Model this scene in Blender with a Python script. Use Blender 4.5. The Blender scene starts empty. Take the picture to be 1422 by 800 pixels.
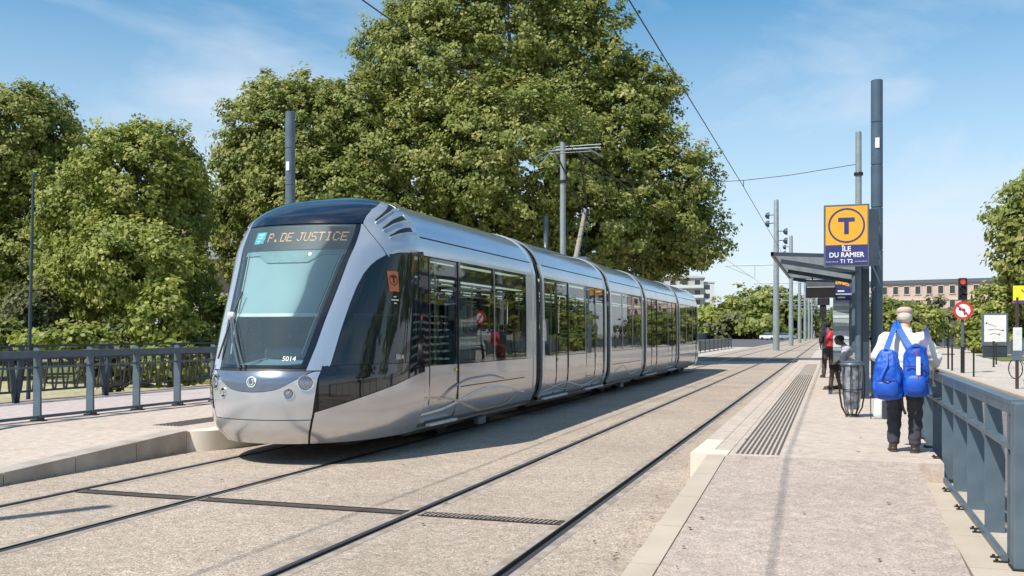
import bpy, bmesh, math, random
import numpy as np
from mathutils import Vector, Matrix
random.seed(7)
sc = bpy.context.scene
PI = math.pi
# ------------------------------------------------------------------ camera
TH = math.radians(18.66); CT, SN = math.cos(TH), math.sin(TH)
cam_d = bpy.data.cameras.new('camera'); cam = bpy.data.objects.new('camera', cam_d)
sc.collection.objects.link(cam); sc.camera = cam
cam.location = (0, 0, 1.538); cam.rotation_euler = (PI/2, 0, TH)
cam_d.sensor_width = 36; cam_d.lens = 36*1312/1422
cam_d.shift_y = 62/1422; cam_d.clip_end = 6000; cam_d.clip_start = 0.05
# ------------------------------------------------------------------ light
SUN_EL = math.radians(53); SUN_DIR = Vector((-0.505*math.cos(SUN_EL), -0.863*math.cos(SUN_EL), math.sin(SUN_EL)))
w = bpy.data.worlds.new('World'); sc.world = w; w.use_nodes = True
nt = w.node_tree; nt.nodes.clear()
out = nt.nodes.new('ShaderNodeOutputWorld'); bg = nt.nodes.new('ShaderNodeBackground')
sky = nt.nodes.new('ShaderNodeTexSky'); sky.sky_type = 'NISHITA'; sky.sun_disc = False
sky.sun_elevation = SUN_EL; sky.sun_rotation = math.atan2(-0.505, -0.863) % (2*PI)
sky.air_density = 1.0; sky.dust_density = 0.4; sky.ozone_density = 2.0; sky.altitude = 100
tc = nt.nodes.new('ShaderNodeTexCoord'); mp = nt.nodes.new('ShaderNodeMapping')
mp.inputs['Scale'].default_value = (1.3, 1.3, 4.2); mp.inputs['Rotation'].default_value = (0.12, -0.1, 0.5)
n1 = nt.nodes.new('ShaderNodeTexNoise'); n1.inputs['Scale'].default_value = 1.7; n1.inputs['Detail'].default_value = 8; n1.inputs['Roughness'].default_value = 0.55; n1.inputs['Distortion'].default_value = 0.6
cr = nt.nodes.new('ShaderNodeValToRGB'); cr.color_ramp.elements[0].position = 0.45; cr.color_ramp.elements[1].position = 0.78
sep = nt.nodes.new('ShaderNodeSeparateXYZ')
hz = nt.nodes.new('ShaderNodeMapRange'); hz.inputs['From Min'].default_value = 0.35; hz.inputs['From Max'].default_value = 0.0; hz.inputs['To Min'].default_value = 0.0; hz.inputs['To Max'].default_value = 0.92
ad = nt.nodes.new('ShaderNodeMath'); ad.operation = 'MULTIPLY_ADD'; ad.use_clamp = True; ad.inputs[1].default_value = 0.75
mx = nt.nodes.new('ShaderNodeMixRGB'); mx.inputs['Color2'].default_value = (5.1, 5.7, 6.4, 1)
nt.links.new(tc.outputs['Generated'], mp.inputs['Vector']); nt.links.new(mp.outputs[0], n1.inputs['Vector'])
nt.links.new(n1.outputs['Fac'], cr.inputs[0]); nt.links.new(tc.outputs['Generated'], sep.inputs[0])
nt.links.new(sep.outputs['Z'], hz.inputs['Value']); nt.links.new(cr.outputs[0], ad.inputs[0]); nt.links.new(hz.outputs[0], ad.inputs[2])
nt.links.new(ad.outputs[0], mx.inputs['Fac']); hs = nt.nodes.new('ShaderNodeHueSaturation'); hs.inputs['Hue'].default_value = 0.485; hs.inputs['Saturation'].default_value = 1.34; nt.links.new(sky.outputs[0], hs.inputs['Color']); nt.links.new(hs.outputs[0], mx.inputs['Color1'])
nt.links.new(mx.outputs[0], bg.inputs['Color']); bg.inputs['Strength'].default_value = 0.10
nt.links.new(bg.outputs[0], out.inputs['Surface'])
sl = bpy.data.lights.new('sun', 'SUN'); sl.energy = 4.0; sl.angle = math.radians(0.55); sl.color = (1.0, 0.95, 0.87)
so = bpy.data.objects.new('sun', sl); sc.collection.objects.link(so)
so.rotation_euler = SUN_DIR.to_track_quat('Z', 'Y').to_euler()
sc.view_settings.view_transform = 'Standard'; sc.view_settings.look = 'None'
sc.view_settings.exposure = 0.62; sc.view_settings.gamma = 1.0
sc.cycles.max_bounces = 8; sc.cycles.transparent_max_bounces = 16
# ------------------------------------------------------------------ helpers
def at(px, py, Z):
    """world point at photo direction and true distance Z along the view axis"""
    X = (px-711)*Z/1312
    return Vector((X*CT-Z*SN, X*SN+Z*CT, 1.538+(462-py)*Z/1312))
def link(o, parent=None):
    sc.collection.objects.link(o)
    if parent is not None: o.parent = parent
    return o
def tag(o, label=None, cat=None, group=None, kind=None):
    if label: o['label'] = label
    if cat: o['category'] = cat
    if group: o['group'] = group
    if kind: o['kind'] = kind
    return o
def empty(name, loc, label=None, cat=None, group=None, rz=0, kind=None):
    o = bpy.data.objects.new(name, None); o.location = loc; o.rotation_euler = (0, 0, rz)
    o.empty_display_size = 0.2
    link(o); return tag(o, label, cat, group, kind)
def children(o): return [c for c in sc.objects if c.parent == o]
def copy_tree(o, parent=None, kids=None):
    c = o.copy(); sc.collection.objects.link(c); c.parent = parent
    for ch in list(o.children): copy_tree(ch, c)
    return c
class MB:
    def __init__(s): s.v = []; s.f = []
    def add(s, vs, fs):
        n = len(s.v); s.v += [tuple(p) for p in vs]; s.f += [tuple(i+n for i in f) for f in fs]; return s
    def box(s, x0, x1, y0, y1, z0, z1, ch=0):
        if ch <= 0:
            return s.add([(x0,y0,z0),(x1,y0,z0),(x1,y1,z0),(x0,y1,z0),(x0,y0,z1),(x1,y0,z1),(x1,y1,z1),(x0,y1,z1)],
                     [(0,3,2,1),(4,5,6,7),(0,1,5,4),(1,2,6,5),(2,3,7,6),(3,0,4,7)])
        c = ch
        def ring(i, z): return [(x0+i,y0,z),(x1-i,y0,z),(x1,y0+i,z),(x1,y1-i,z),(x1-i,y1,z),(x0+i,y1,z),(x0,y1-i,z),(x0,y0+i,z)]
        r0 = ring(c, z0); r1 = ring(c, z1-c)
        r2 = [(min(max(x, x0+c), x1-c), min(max(y, y0+c), y1-c), z1) for x, y, z in ring(c, z1)]
        vs = r0+r1+r2; fs = [tuple(reversed(range(8)))]
        for a in (0, 8):
            for i in range(8): fs.append((a+i, a+(i+1)%8, a+8+(i+1)%8, a+8+i))
        fs.append(tuple(range(16, 24)))
        return s.add(vs, fs)
    def beam(s, p, q, wd, th, up=(0,0,1), w2=None, t2=None):
        p = Vector(p); q = Vector(q); d = (q-p).normalized(); u = Vector(up)
        if abs(d.dot(u)) > 0.99: u = Vector((0,1,0))
        a = d.cross(u).normalized(); b = a.cross(d).normalized()
        w2 = wd if w2 is None else w2; t2 = th if t2 is None else t2
        vs = []
        for c, ww, tt in ((p, wd, th), (q, w2, t2)):
            vs += [c-a*ww/2-b*tt/2, c+a*ww/2-b*tt/2, c+a*ww/2+b*tt/2, c-a*ww/2+b*tt/2]
        return s.add(vs, [(3,2,1,0),(4,5,6,7),(0,1,5,4),(1,2,6,5),(2,3,7,6),(3,0,4,7)])
    def tube(s, pts, r, n=8, caps=True):
        pts = [Vector(p) for p in pts]; rs = r if isinstance(r, (list, tuple)) else [r]*len(pts)
        N = len(pts); vs = []; prev = None
        for i, p in enumerate(pts):
            d = (pts[min(i+1, N-1)]-pts[max(i-1, 0)]).normalized()
            if prev is None:
                u = Vector((0,0,1)) if abs(d.z) < 0.9 else Vector((1,0,0))
                a = d.cross(u).normalized()
            else:
                a = prev-d*prev.dot(d); a.normalize()
            prev = a; b = d.cross(a)
            for k in range(n):
                t = 2*PI*k/n; vs.append(p+a*math.cos(t)*rs[i]+b*math.sin(t)*rs[i])
        fs = []
        for i in range(N-1):
            for k in range(n): fs.append((i*n+k, i*n+(k+1)%n, (i+1)*n+(k+1)%n, (i+1)*n+k))
        if caps: fs.append(tuple(reversed(range(n)))); fs.append(tuple(range((N-1)*n, N*n)))
        return s.add(vs, fs)
    def lathe(s, prof, c=(0,0,0), n=20, axis='z'):
        vs = []; 
        for r, z in prof:
            for k in range(n):
                t = 2*PI*k/n; a, b = r*math.cos(t), r*math.sin(t)
                vs.append({'z': (c[0]+a, c[1]+b, c[2]+z), 'y': (c[0]+a, c[1]+z, c[2]-b), 'x': (c[0]+z, c[1]+a, c[2]+b)}[axis])
        fs = []
        for i in range(len(prof)-1):
            for k in range(n): fs.append((i*n+k, i*n+(k+1)%n, (i+1)*n+(k+1)%n, (i+1)*n+k))
        fs.append(tuple(reversed(range(n)))); m = (len(prof)-1)*n; fs.append(tuple(range(m, m+n)))
        return s.add(vs, fs)
    def prism(s, poly, z0, z1, axis='z'):
        n = len(poly)
        def P(a, b, z): return {'z': (a,b,z), 'x': (z,a,b), 'y': (a,z,b)}[axis]
        vs = [P(a,b,z0) for a,b in poly]+[P(a,b,z1) for a,b in poly]
        fs = [tuple(reversed(range(n))), tuple(range(n, 2*n))]+[(i, (i+1)%n, n+(i+1)%n, n+i) for i in range(n)]
        return s.add(vs, fs)
    def blob(s, c, r, e=1.0, nu=16, nv=10, taper=0.0, rot=None):
        """superellipsoid; e<1 boxier; taper narrows the top"""
        sg = lambda x, p: math.copysign(abs(x)**p, x)
        vs = []; c = Vector(c)
        for j in range(nv+1):
            ph = -PI/2+PI*j/nv
            for i in range(nu):
                t = 2*PI*i/nu
                z = sg(math.sin(ph), e); k = 1-taper*(z+1)/2
                v = Vector((r[0]*k*sg(math.cos(ph), e)*sg(math.cos(t), e), r[1]*k*sg(math.cos(ph), e)*sg(math.sin(t), e), r[2]*z))
                if rot: v = rot @ v
                vs.append(c+v)
        fs = []
        for j in range(nv):
            for i in range(nu): fs.append((j*nu+i, j*nu+(i+1)%nu, (j+1)*nu+(i+1)%nu, (j+1)*nu+i))
        return s.add(vs, fs)
    def mesh(s, name, m, smooth=False):
        me = bpy.data.meshes.new(name); me.from_pydata(s.v, [], s.f)
        if m: me.materials.append(m)
        bm = bmesh.new(); bm.from_mesh(me)
        bmesh.ops.remove_doubles(bm, verts=bm.verts, dist=1e-5)
        bmesh.ops.recalc_face_normals(bm, faces=bm.faces)
        if smooth:
            for f in bm.faces: f.smooth = True
            for e in bm.edges:
                if len(e.link_faces) == 2 and e.calc_face_angle(0) > 0.6: e.smooth = False
        bm.to_mesh(me); bm.free(); return me
    def build(s, name, m, parent=None, smooth=False, loc=None):
        o = bpy.data.objects.new(name, s.mesh(name, m, smooth)); link(o, parent)
        if loc is not None: o.location = loc
        return o
def put(name, me, parent=None, loc=(0,0,0), rz=0):
    o = bpy.data.objects.new(name, me); link(o, parent); o.location = loc; o.rotation_euler = (0,0,rz); return o
# ------------------------------------------------------------------ materials
def mat(name, col, rough=0.6, metal=0.0, col2=None, scale=8, bump=0.0, bscale=None, spec=None, coat=0, emit=None, detail=5, lo=0.35, hi=0.65, trans=0):
    m = bpy.data.materials.new(name); m.use_nodes = True; nt = m.node_tree; b = nt.nodes['Principled BSDF']
    b.inputs['Base Color'].default_value = (*col, 1); b.inputs['Roughness'].default_value = rough; b.inputs['Metallic'].default_value = metal
    if spec is not None: b.inputs['Specular IOR Level'].default_value = spec
    if coat: b.inputs['Coat Weight'].default_value = coat; b.inputs['Coat Roughness'].default_value = 0.03
    if emit: b.inputs['Emission Color'].default_value = (*emit[:3], 1); b.inputs['Emission Strength'].default_value = emit[3]
    tc = nt.nodes.new('ShaderNodeTexCoord')
    if col2 is None and metal < 0.5: col2 = tuple(c*0.8 for c in col)
    if col2:
        n = nt.nodes.new('ShaderNodeTexNoise'); n.inputs['Scale'].default_value = scale; n.inputs['Detail'].default_value = detail
        r = nt.nodes.new('ShaderNodeValToRGB'); r.color_ramp.elements[0].position = lo; r.color_ramp.elements[1].position = hi
        r.color_ramp.elements[0].color = (*col, 1); r.color_ramp.elements[1].color = (*col2, 1)
        nt.links.new(tc.outputs['Object'], n.inputs['Vector']); nt.links.new(n.outputs['Fac'], r.inputs[0]); nt.links.new(r.outputs[0], b.inputs['Base Color'])
    if bump:
        n2 = nt.nodes.new('ShaderNodeTexNoise'); n2.inputs['Scale'].default_value = bscale or scale*4; n2.inputs['Detail'].default_value = 6
        bp = nt.nodes.new('ShaderNodeBump'); bp.inputs['Strength'].default_value = bump; bp.inputs['Distance'].default_value = 0.01
        nt.links.new(tc.outputs['Object'], n2.inputs['Vector']); nt.links.new(n2.outputs['Fac'], bp.inputs['Height']); nt.links.new(bp.outputs[0], b.inputs['Normal'])
    return m
def aggregate(name, base, dark, light, warm, sc_=70, amt=0.5, bump=0.5, stain=0.14, stain_col=(0.12,0.11,0.10)):
    """exposed aggregate concrete: pebbles of several tones in a matrix, large soft stains"""
    m = bpy.data.materials.new(name); m.use_nodes = True; nt = m.node_tree; b = nt.nodes['Principled BSDF']; b.inputs['Roughness'].default_value = 0.85
    L = nt.links.new; tc = nt.nodes.new('ShaderNodeTexCoord')
    v = nt.nodes.new('ShaderNodeTexVoronoi'); v.inputs['Scale'].default_value = sc_; L(tc.outputs['Object'], v.inputs['Vector'])
    sp = nt.nodes.new('ShaderNodeSeparateColor'); L(v.outputs['Color'], sp.inputs[0])
    r = nt.nodes.new('ShaderNodeValToRGB'); r.color_ramp.interpolation = 'CONSTANT'
    e = r.color_ramp.elements; e[0].color = (*dark, 1); e[0].position = 0; e[1].position = 0.2; e[1].color = (*base, 1)
    for p, c in ((0.5, warm), (0.68, base), (0.84, light)):
        k = e.new(p); k.color = (*c, 1)
    L(sp.outputs[0], r.inputs[0])
    m1 = nt.nodes.new('ShaderNodeMixRGB'); m1.inputs['Fac'].default_value = amt; m1.inputs['Color1'].default_value = (*base, 1); L(r.outputs[0], m1.inputs['Color2'])
    n = nt.nodes.new('ShaderNodeTexNoise'); n.inputs['Scale'].default_value = 0.45; n.inputs['Detail'].default_value = 7; n.inputs['Roughness'].default_value = 0.65; L(tc.outputs['Object'], n.inputs['Vector'])
    mr = nt.nodes.new('ShaderNodeMapRange'); mr.inputs['From Min'].default_value = 0.42; mr.inputs['From Max'].default_value = 0.75; mr.inputs['To Max'].default_value = stain*3; L(n.outputs['Fac'], mr.inputs['Value'])
    m2 = nt.nodes.new('ShaderNodeMixRGB'); m2.blend_type = 'MIX'; m2.inputs['Color2'].default_value = (*stain_col, 1); L(mr.outputs[0], m2.inputs['Fac']); L(m1.outputs[0], m2.inputs['Color1'])
    n3 = nt.nodes.new('ShaderNodeTexNoise'); n3.inputs['Scale'].default_value = 9; n3.inputs['Detail'].default_value = 4; L(tc.outputs['Object'], n3.inputs['Vector'])
    m3 = nt.nodes.new('ShaderNodeMixRGB'); m3.blend_type = 'OVERLAY'; m3.inputs['Fac'].default_value = 0.35; L(m2.outputs[0], m3.inputs['Color1']); L(n3.outputs['Fac'], m3.inputs['Color2'])
    L(m3.outputs[0], b.inputs['Base Color'])
    bp = nt.nodes.new('ShaderNodeBump'); bp.inputs['Strength'].default_value = bump; bp.inputs['Distance'].default_value = 0.004; L(v.outputs['Distance'], bp.inputs['Height']); bp.invert = True; L(bp.outputs[0], b.inputs['Normal'])
    return m
def glass_mat(name, tint, ior=1.55, refl=(1,1,1), rough=0.0):
    m = bpy.data.materials.new(name); m.use_nodes = True; nt = m.node_tree; nt.nodes.clear(); L = nt.links.new
    o = nt.nodes.new('ShaderNodeOutputMaterial'); t = nt.nodes.new('ShaderNodeBsdfTransparent'); t.inputs[0].default_value = (*tint, 1)
    g = nt.nodes.new('ShaderNodeBsdfGlossy'); g.inputs['Roughness'].default_value = rough; g.inputs['Color'].default_value = (*refl, 1)
    f = nt.nodes.new('ShaderNodeFresnel'); f.inputs['IOR'].default_value = ior; mx = nt.nodes.new('ShaderNodeMixShader')
    tc = nt.nodes.new('ShaderNodeTexCoord'); n = nt.nodes.new('ShaderNodeTexNoise'); n.inputs['Scale'].default_value = 1.3; n.inputs['Detail'].default_value = 1
    bp = nt.nodes.new('ShaderNodeBump'); bp.inputs['Strength'].default_value = 0.04; bp.inputs['Distance'].default_value = 0.05
    L(tc.outputs['Object'], n.inputs['Vector']); L(n.outputs['Fac'], bp.inputs['Height']); L(bp.outputs[0], g.inputs['Normal'])
    L(f.outputs[0], mx.inputs[0]); L(t.outputs[0], mx.inputs[1]); L(g.outputs[0], mx.inputs[2]); L(mx.outputs[0], o.inputs[0])
    return m
def haze_glass(m, amt, col):
    nt = m.node_tree; o = [n for n in nt.nodes if n.type == 'OUTPUT_MATERIAL'][0]; src = o.inputs[0].links[0].from_socket
    d = nt.nodes.new('ShaderNodeBsdfDiffuse'); d.inputs[0].default_value = (*col, 1); x = nt.nodes.new('ShaderNodeMixShader'); x.inputs[0].default_value = amt
    nt.links.new(src, x.inputs[1]); nt.links.new(d.outputs[0], x.inputs[2]); nt.links.new(x.outputs[0], o.inputs[0])
def leaf_mat(name, a, b_, c):
    m = bpy.data.materials.new(name); m.use_nodes = True; nt = m.node_tree; nt.nodes.clear(); L = nt.links.new
    o = nt.nodes.new('ShaderNodeOutputMaterial'); at_ = nt.nodes.new('ShaderNodeAttribute'); at_.attribute_name = 'tone'
    r = nt.nodes.new('ShaderNodeValToRGB'); e = r.color_ramp.elements; e[0].color = (*a, 1); e[1].color = (*c, 1); k = e.new(0.5); k.color = (*b_, 1)
    L(at_.outputs['Fac'], r.inputs[0])
    d = nt.nodes.new('ShaderNodeBsdfPrincipled'); d.inputs['Roughness'].default_value = 0.5; d.inputs['Specular IOR Level'].default_value = 0.35
    t = nt.nodes.new('ShaderNodeBsdfTranslucent'); mx = nt.nodes.new('ShaderNodeMixShader'); mx.inputs[0].default_value = 0.42
    L(r.outputs[0], d.inputs['Base Color']); L(r.outputs[0], t.inputs[0]); L(d.outputs[0], mx.inputs[1]); L(t.outputs[0], mx.inputs[2]); L(mx.outputs[0], o.inputs[0])
    return m
M = {}
M['ground'] = aggregate('ground_dirt', (0.30,0.27,0.21), (0.2,0.18,0.12), (0.42,0.38,0.3), (0.26,0.26,0.14), 6, 0.5, 0.1)
M['bed'] = aggregate('track_bed_aggregate', (0.40,0.325,0.25), (0.13,0.105,0.085), (0.66,0.58,0.48), (0.45,0.32,0.23), 85, 0.60, 0.7, 0.17, (0.19,0.15,0.12))
M['ramp'] = aggregate('ramp_aggregate', (0.40,0.325,0.27), (0.20,0.16,0.135), (0.62,0.54,0.46), (0.46,0.34,0.27), 85, 0.5, 0.4, 0.13, (0.22,0.17,0.145))
M['platform'] = aggregate('platform_concrete', (0.49,0.405,0.335), (0.33,0.27,0.22), (0.60,0.51,0.43), (0.49,0.38,0.30), 60, 0.28, 0.2, 0.06, (0.30,0.26,0.23))
M['path'] = aggregate('pink_path', (0.46,0.39,0.36), (0.34,0.29,0.27), (0.55,0.49,0.45), (0.46,0.37,0.34), 60, 0.28, 0.2, 0.06, (0.3,0.27,0.25))
M['plaza'] = aggregate('plaza_concrete', (0.48,0.425,0.365), (0.4,0.37,0.33), (0.68,0.63,0.56), (0.52,0.46,0.38), 40, 0.3, 0.2, 0.09, (0.25,0.22,0.2))
M['kerb'] = mat('kerb_stone', (0.49,0.41,0.32), 0.75, col2=(0.42,0.35,0.27), scale=1.7, bump=0.15, bscale=140, detail=8)
M['kerb_grey'] = mat('kerb_stone_grey', (0.42,0.37,0.32), 0.8, col2=(0.30,0.26,0.22), scale=2.5, bump=0.2, bscale=120, detail=8)
M['cream'] = mat('cream_block', (0.66,0.59,0.47), 0.7, col2=(0.66,0.60,0.49), scale=7, bump=0.2, bscale=80)
M['margin'] = mat('rail_margin_concrete', (0.24,0.19,0.15), 0.85, col2=(0.38,0.32,0.26), scale=6, bump=0.4, bscale=120)
M['asphalt'] = aggregate('asphalt', (0.085,0.085,0.09), (0.05,0.05,0.055), (0.16,0.16,0.16), (0.09,0.085,0.08), 60, 0.5, 0.3, 0.05)
M['road'] = aggregate('brown_road', (0.17,0.15,0.135), (0.09,0.08,0.075), (0.28,0.25,0.22), (0.20,0.155,0.12), 50, 0.6, 0.5, 0.1)
M['rail'] = mat('rail_steel', (0.10,0.095,0.095), 0.38, 0.6)
M['groove'] = mat('rail_groove', (0.025,0.025,0.027), 0.8, col2=(0.05,0.045,0.04), scale=30)
M['slate'] = mat('slate_blue_paint', (0.105,0.145,0.175), 0.42, 0.1, col2=(0.078,0.112,0.14), scale=5, bump=0.1, bscale=40, detail=9)
M['slate_dk'] = mat('dark_slate_paint', (0.04,0.058,0.08), 0.4, 0.15, col2=(0.03,0.045,0.065), scale=3)
M['pole_lt'] = mat('galvanised_grey_green', (0.30,0.34,0.34), 0.45, 0.3, col2=(0.24,0.28,0.28), scale=4)
M['pole_bl'] = mat('blue_grey_pole_paint', (0.075,0.115,0.155), 0.38, 0.1, col2=(0.06,0.095,0.13), scale=4, detail=9)
M['black'] = mat('black_rubber', (0.018,0.018,0.02), 0.55)
M['blackm'] = mat('black_metal', (0.02,0.02,0.022), 0.5, 0.2)
M['glossblack'] = mat('gloss_black_panel', (0.012,0.013,0.016), 0.05, 0, spec=0.6, coat=0.5)
M['capblue'] = mat('cap_dark_blue_gloss', (0.008,0.014,0.030), 0.10, 0.0, coat=0.4)
M['hood'] = mat('hood_blue_grey', (0.16,0.20,0.27), 0.22, 0.5, coat=0.5)
M['chrome'] = mat('bright_metal', (0.85,0.86,0.88), 0.12, 1.0)
M['white'] = mat('white_paint', (0.78,0.78,0.76), 0.5)
M['offwhite'] = mat('off_white', (0.62,0.64,0.62), 0.6)
M['yellow'] = mat('sign_yellow', (0.72,0.36,0.025), 0.4, col2=(0.69,0.34,0.025))
M['byellow'] = mat('bus_sign_yellow', (0.80,0.72,0.03), 0.4)
M['navy'] = mat('sign_navy', (0.035,0.04,0.17), 0.4)
M['purple'] = mat('sign_purple', (0.10,0.04,0.20), 0.4)
M['red'] = mat('sign_red', (0.55,0.03,0.03), 0.4)
M['amber'] = mat('amber_led', (0.8,0.42,0.2), 0.5, emit=(1.0,0.42,0.15,0.45))
M['redlamp'] = mat('red_signal_lens', (0.6,0.05,0.04), 0.3, emit=(1.0,0.12,0.08,0.35))
M['orange'] = mat('orange_sticker', (0.62,0.17,0.06), 0.5)
M['tealsq'] = mat('teal_sticker', (0.12,0.55,0.62), 0.5)
M['blind'] = mat('sun_blind', (0.33,0.44,0.46), 0.8, col2=(0.30,0.41,0.43), scale=2)
M['teal_trim'] = mat('cab_header_trim', (0.22,0.36,0.37), 0.6)
M['cabdark'] = mat('cab_dark_trim', (0.09,0.15,0.19), 0.6)
M['dash'] = mat('dashboard_teal_grey', (0.17,0.29,0.34), 0.5)
M['inter'] = mat('tram_interior_grey', (0.6,0.62,0.6), 0.6)
M['interdk'] = mat('tram_floor', (0.05,0.05,0.055), 0.6)
M['seat'] = mat('seat_teal_fabric', (0.06,0.20,0.22), 0.9)
M['pole_y'] = mat('handrail_mint', (0.50,0.62,0.45), 0.35)
M['screen'] = mat('dark_screen', (0.02,0.018,0.02), 0.25)
M['ledpanel'] = mat('led_panel_grey_blue', (0.055,0.09,0.11), 0.4)
M['greyframe'] = mat('panel_frame_grey', (0.10,0.12,0.14), 0.45)
M['skin'] = mat('skin', (0.58,0.36,0.27), 0.55, col2=(0.52,0.30,0.22), scale=20)
M['skin_dk'] = mat('skin_dark', (0.10,0.055,0.04), 0.5)
M['hair_w'] = mat('white_hair', (0.62,0.57,0.50), 0.9, col2=(0.45,0.40,0.34), scale=60, bump=0.5, bscale=150)
M['hair_b'] = mat('black_hair', (0.012,0.01,0.01), 0.8)
M['shirt_w'] = mat('white_shirt', (0.74,0.72,0.68), 0.85, col2=(0.68,0.66,0.62), bump=0.5, bscale=14)
M['ceil_glow'] = mat('ceiling_strip_added_glow', (0.7,0.75,0.7), 0.4, emit=(0.85,1.0,0.90,0.45))  # glow added to brighten the dark tram interior
M['blue'] = mat('blue_nylon', (0.007,0.095,0.50), 0.5, col2=(0.005,0.06,0.37), scale=6, bump=0.9, bscale=11)
M['blue_lt'] = mat('blue_trim', (0.01,0.12,0.52), 0.6)
M['trouser'] = mat('charcoal_trousers', (0.045,0.043,0.055), 0.85, bump=0.8, bscale=9)
M['brown'] = mat('brown_leather', (0.06,0.035,0.028), 0.45)
M['capbeige'] = mat('beige_cap', (0.52,0.38,0.33), 0.9, bump=0.3, bscale=40)
M['greyshirt'] = mat('grey_shirt', (0.42,0.42,0.46), 0.9, bump=0.4, bscale=12)
M['darkshirt'] = mat('dark_jacket', (0.035,0.025,0.03), 0.9)
M['redbag'] = mat('red_nylon', (0.55,0.035,0.05), 0.5, bump=0.6, bscale=15)
M['brownpants'] = mat('brown_trousers', (0.075,0.05,0.045), 0.9)
M['polybag'] = mat('cloudy_bin_bag', (0.34,0.36,0.40), 0.22, col2=(0.08,0.09,0.11), scale=9, bump=1.0, bscale=14)
M['bark'] = mat('plane_tree_bark', (0.22,0.18,0.13), 0.9, col2=(0.10,0.08,0.06), scale=6, bump=0.8, bscale=14)
M['brick'] = mat('pink_brick_wall', (0.52,0.40,0.34), 0.85, col2=(0.46,0.34,0.28), scale=2, bump=0.3, bscale=30)
M['stone'] = mat('cream_stone_trim', (0.62,0.50,0.38), 0.8)
M['concrete'] = mat('pale_concrete_wall', (0.50,0.49,0.47), 0.8, bump=0.2)
M['winglass'] = mat('dark_window_glass', (0.03,0.04,0.05), 0.1, spec=0.7)
M['grass'] = mat('park_grass', (0.09,0.13,0.03), 0.95, col2=(0.16,0.15,0.06), scale=1.2, bump=0.8, bscale=20)
M['parapet'] = mat('parapet_stone', (0.16,0.155,0.145), 0.85, col2=(0.22,0.21,0.19), scale=2)
M['carw'] = mat('car_white', (0.75,0.76,0.77), 0.2, coat=0.6)
M['cars'] = mat('car_silver', (0.45,0.50,0.55), 0.25, 0.6, coat=0.6)
def silver(name, col, rough, metal=0.85):
    m = bpy.data.materials.new(name); m.use_nodes = True; nt = m.node_tree; b = nt.nodes['Principled BSDF']; L = nt.links.new
    b.inputs['Metallic'].default_value = metal; b.inputs['Specular IOR Level'].default_value = 0.6; b.inputs['Coat Weight'].default_value = 0.5; b.inputs['Coat Roughness'].default_value = 0.04
    tc = nt.nodes.new('ShaderNodeTexCoord'); n = nt.nodes.new('ShaderNodeTexNoise'); n.inputs['Scale'].default_value = 0.8; n.inputs['Detail'].default_value = 2; L(tc.outputs['Object'], n.inputs['Vector'])
    r = nt.nodes.new('ShaderNodeValToRGB'); r.color_ramp.elements[0].color = (*col, 1); r.color_ramp.elements[1].color = (*[c*0.9 for c in col], 1); r.color_ramp.elements[0].position = .35; r.color_ramp.elements[1].position = .7
    L(n.outputs['Fac'], r.inputs[0]); L(r.outputs[0], b.inputs['Base Color'])
    mr = nt.nodes.new('ShaderNodeMapRange'); mr.inputs['To Min'].default_value = rough*0.8; mr.inputs['To Max'].default_value = rough*1.35; L(n.outputs['Fac'], mr.inputs['Value']); L(mr.outputs[0], b.inputs['Roughness'])
    return m
M['silver'] = silver('silver_body_paint', (0.60,0.625,0.655), 0.24, 0.68)
M['silver_side'] = silver('silver_side_panel', (0.60,0.60,0.62), 0.20, 0.64)
M['silver_roof'] = silver('silver_roof_sky_tint', (0.50,0.60,0.74), 0.20, 0.78)  # blue of the reflected sky is tinted into this silver
M['sideglass'] = glass_mat('tinted_side_glass', (0.62,0.68,0.65), 1.58)
M['doorglass'] = glass_mat('door_glass', (0.66,0.72,0.69), 1.55)
M['cabglass'] = glass_mat('cab_side_glass', (0.22,0.30,0.33), 1.6)
M['wsglass'] = glass_mat('windscreen_glass', (0.80,0.90,0.91), 1.55)
haze_glass(M['wsglass'], 0.09, (0.36,0.49,0.54)); haze_glass(M['cabglass'], 0.03, (0.3,0.45,0.5))  # teal diffuse mixed in to imitate hazy reflection and brighten the panes
M['shglass'] = glass_mat('shelter_glass', (0.80,0.86,0.86), 1.5)
M['lens'] = glass_mat('lamp_lens', (0.9,0.9,0.92), 1.6)
M['leafA'] = leaf_mat('plane_leaves', (0.10,0.145,0.025), (0.25,0.285,0.06), (0.50,0.47,0.18))
M['leafB'] = leaf_mat('dark_leaves', (0.06,0.10,0.02), (0.15,0.19,0.04), (0.30,0.31,0.09))
M['leafC'] = leaf_mat('bright_leaves', (0.11,0.16,0.025), (0.29,0.33,0.06), (0.52,0.50,0.17))
M['leafD'] = leaf_mat('olive_bush_leaves', (0.07,0.085,0.03), (0.16,0.17,0.065), (0.28,0.26,0.12))
FONT = None
def text_mesh(body, size, font_scale_x=1.0, extrude=0.0, bold=0.0):
    cu = bpy.data.curves.new('lettering', 'FONT'); cu.body = body; cu.size = size; cu.align_x = 'CENTER'; cu.align_y = 'CENTER'
    cu.extrude = extrude; cu.offset = bold; cu.resolution_u = 3
    o = bpy.data.objects.new('lettering', cu); sc.collection.objects.link(o)
    dg = bpy.context.evaluated_depsgraph_get(); me = bpy.data.meshes.new_from_object(o.evaluated_get(dg))
    bpy.data.objects.remove(o); bpy.data.curves.remove(cu)
    for v in me.vertices: v.co.x *= font_scale_x
    me.materials.clear(); return me
def flat_text(body, size, m, parent, loc, rot, sx=1.0, bold=0.0, name='lettering'):
    me = text_mesh(body, size, sx, 0.001, bold); me.materials.append(m)
    o = bpy.data.objects.new(name, me); link(o, parent); o.location = loc; o.rotation_euler = rot; return o
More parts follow.
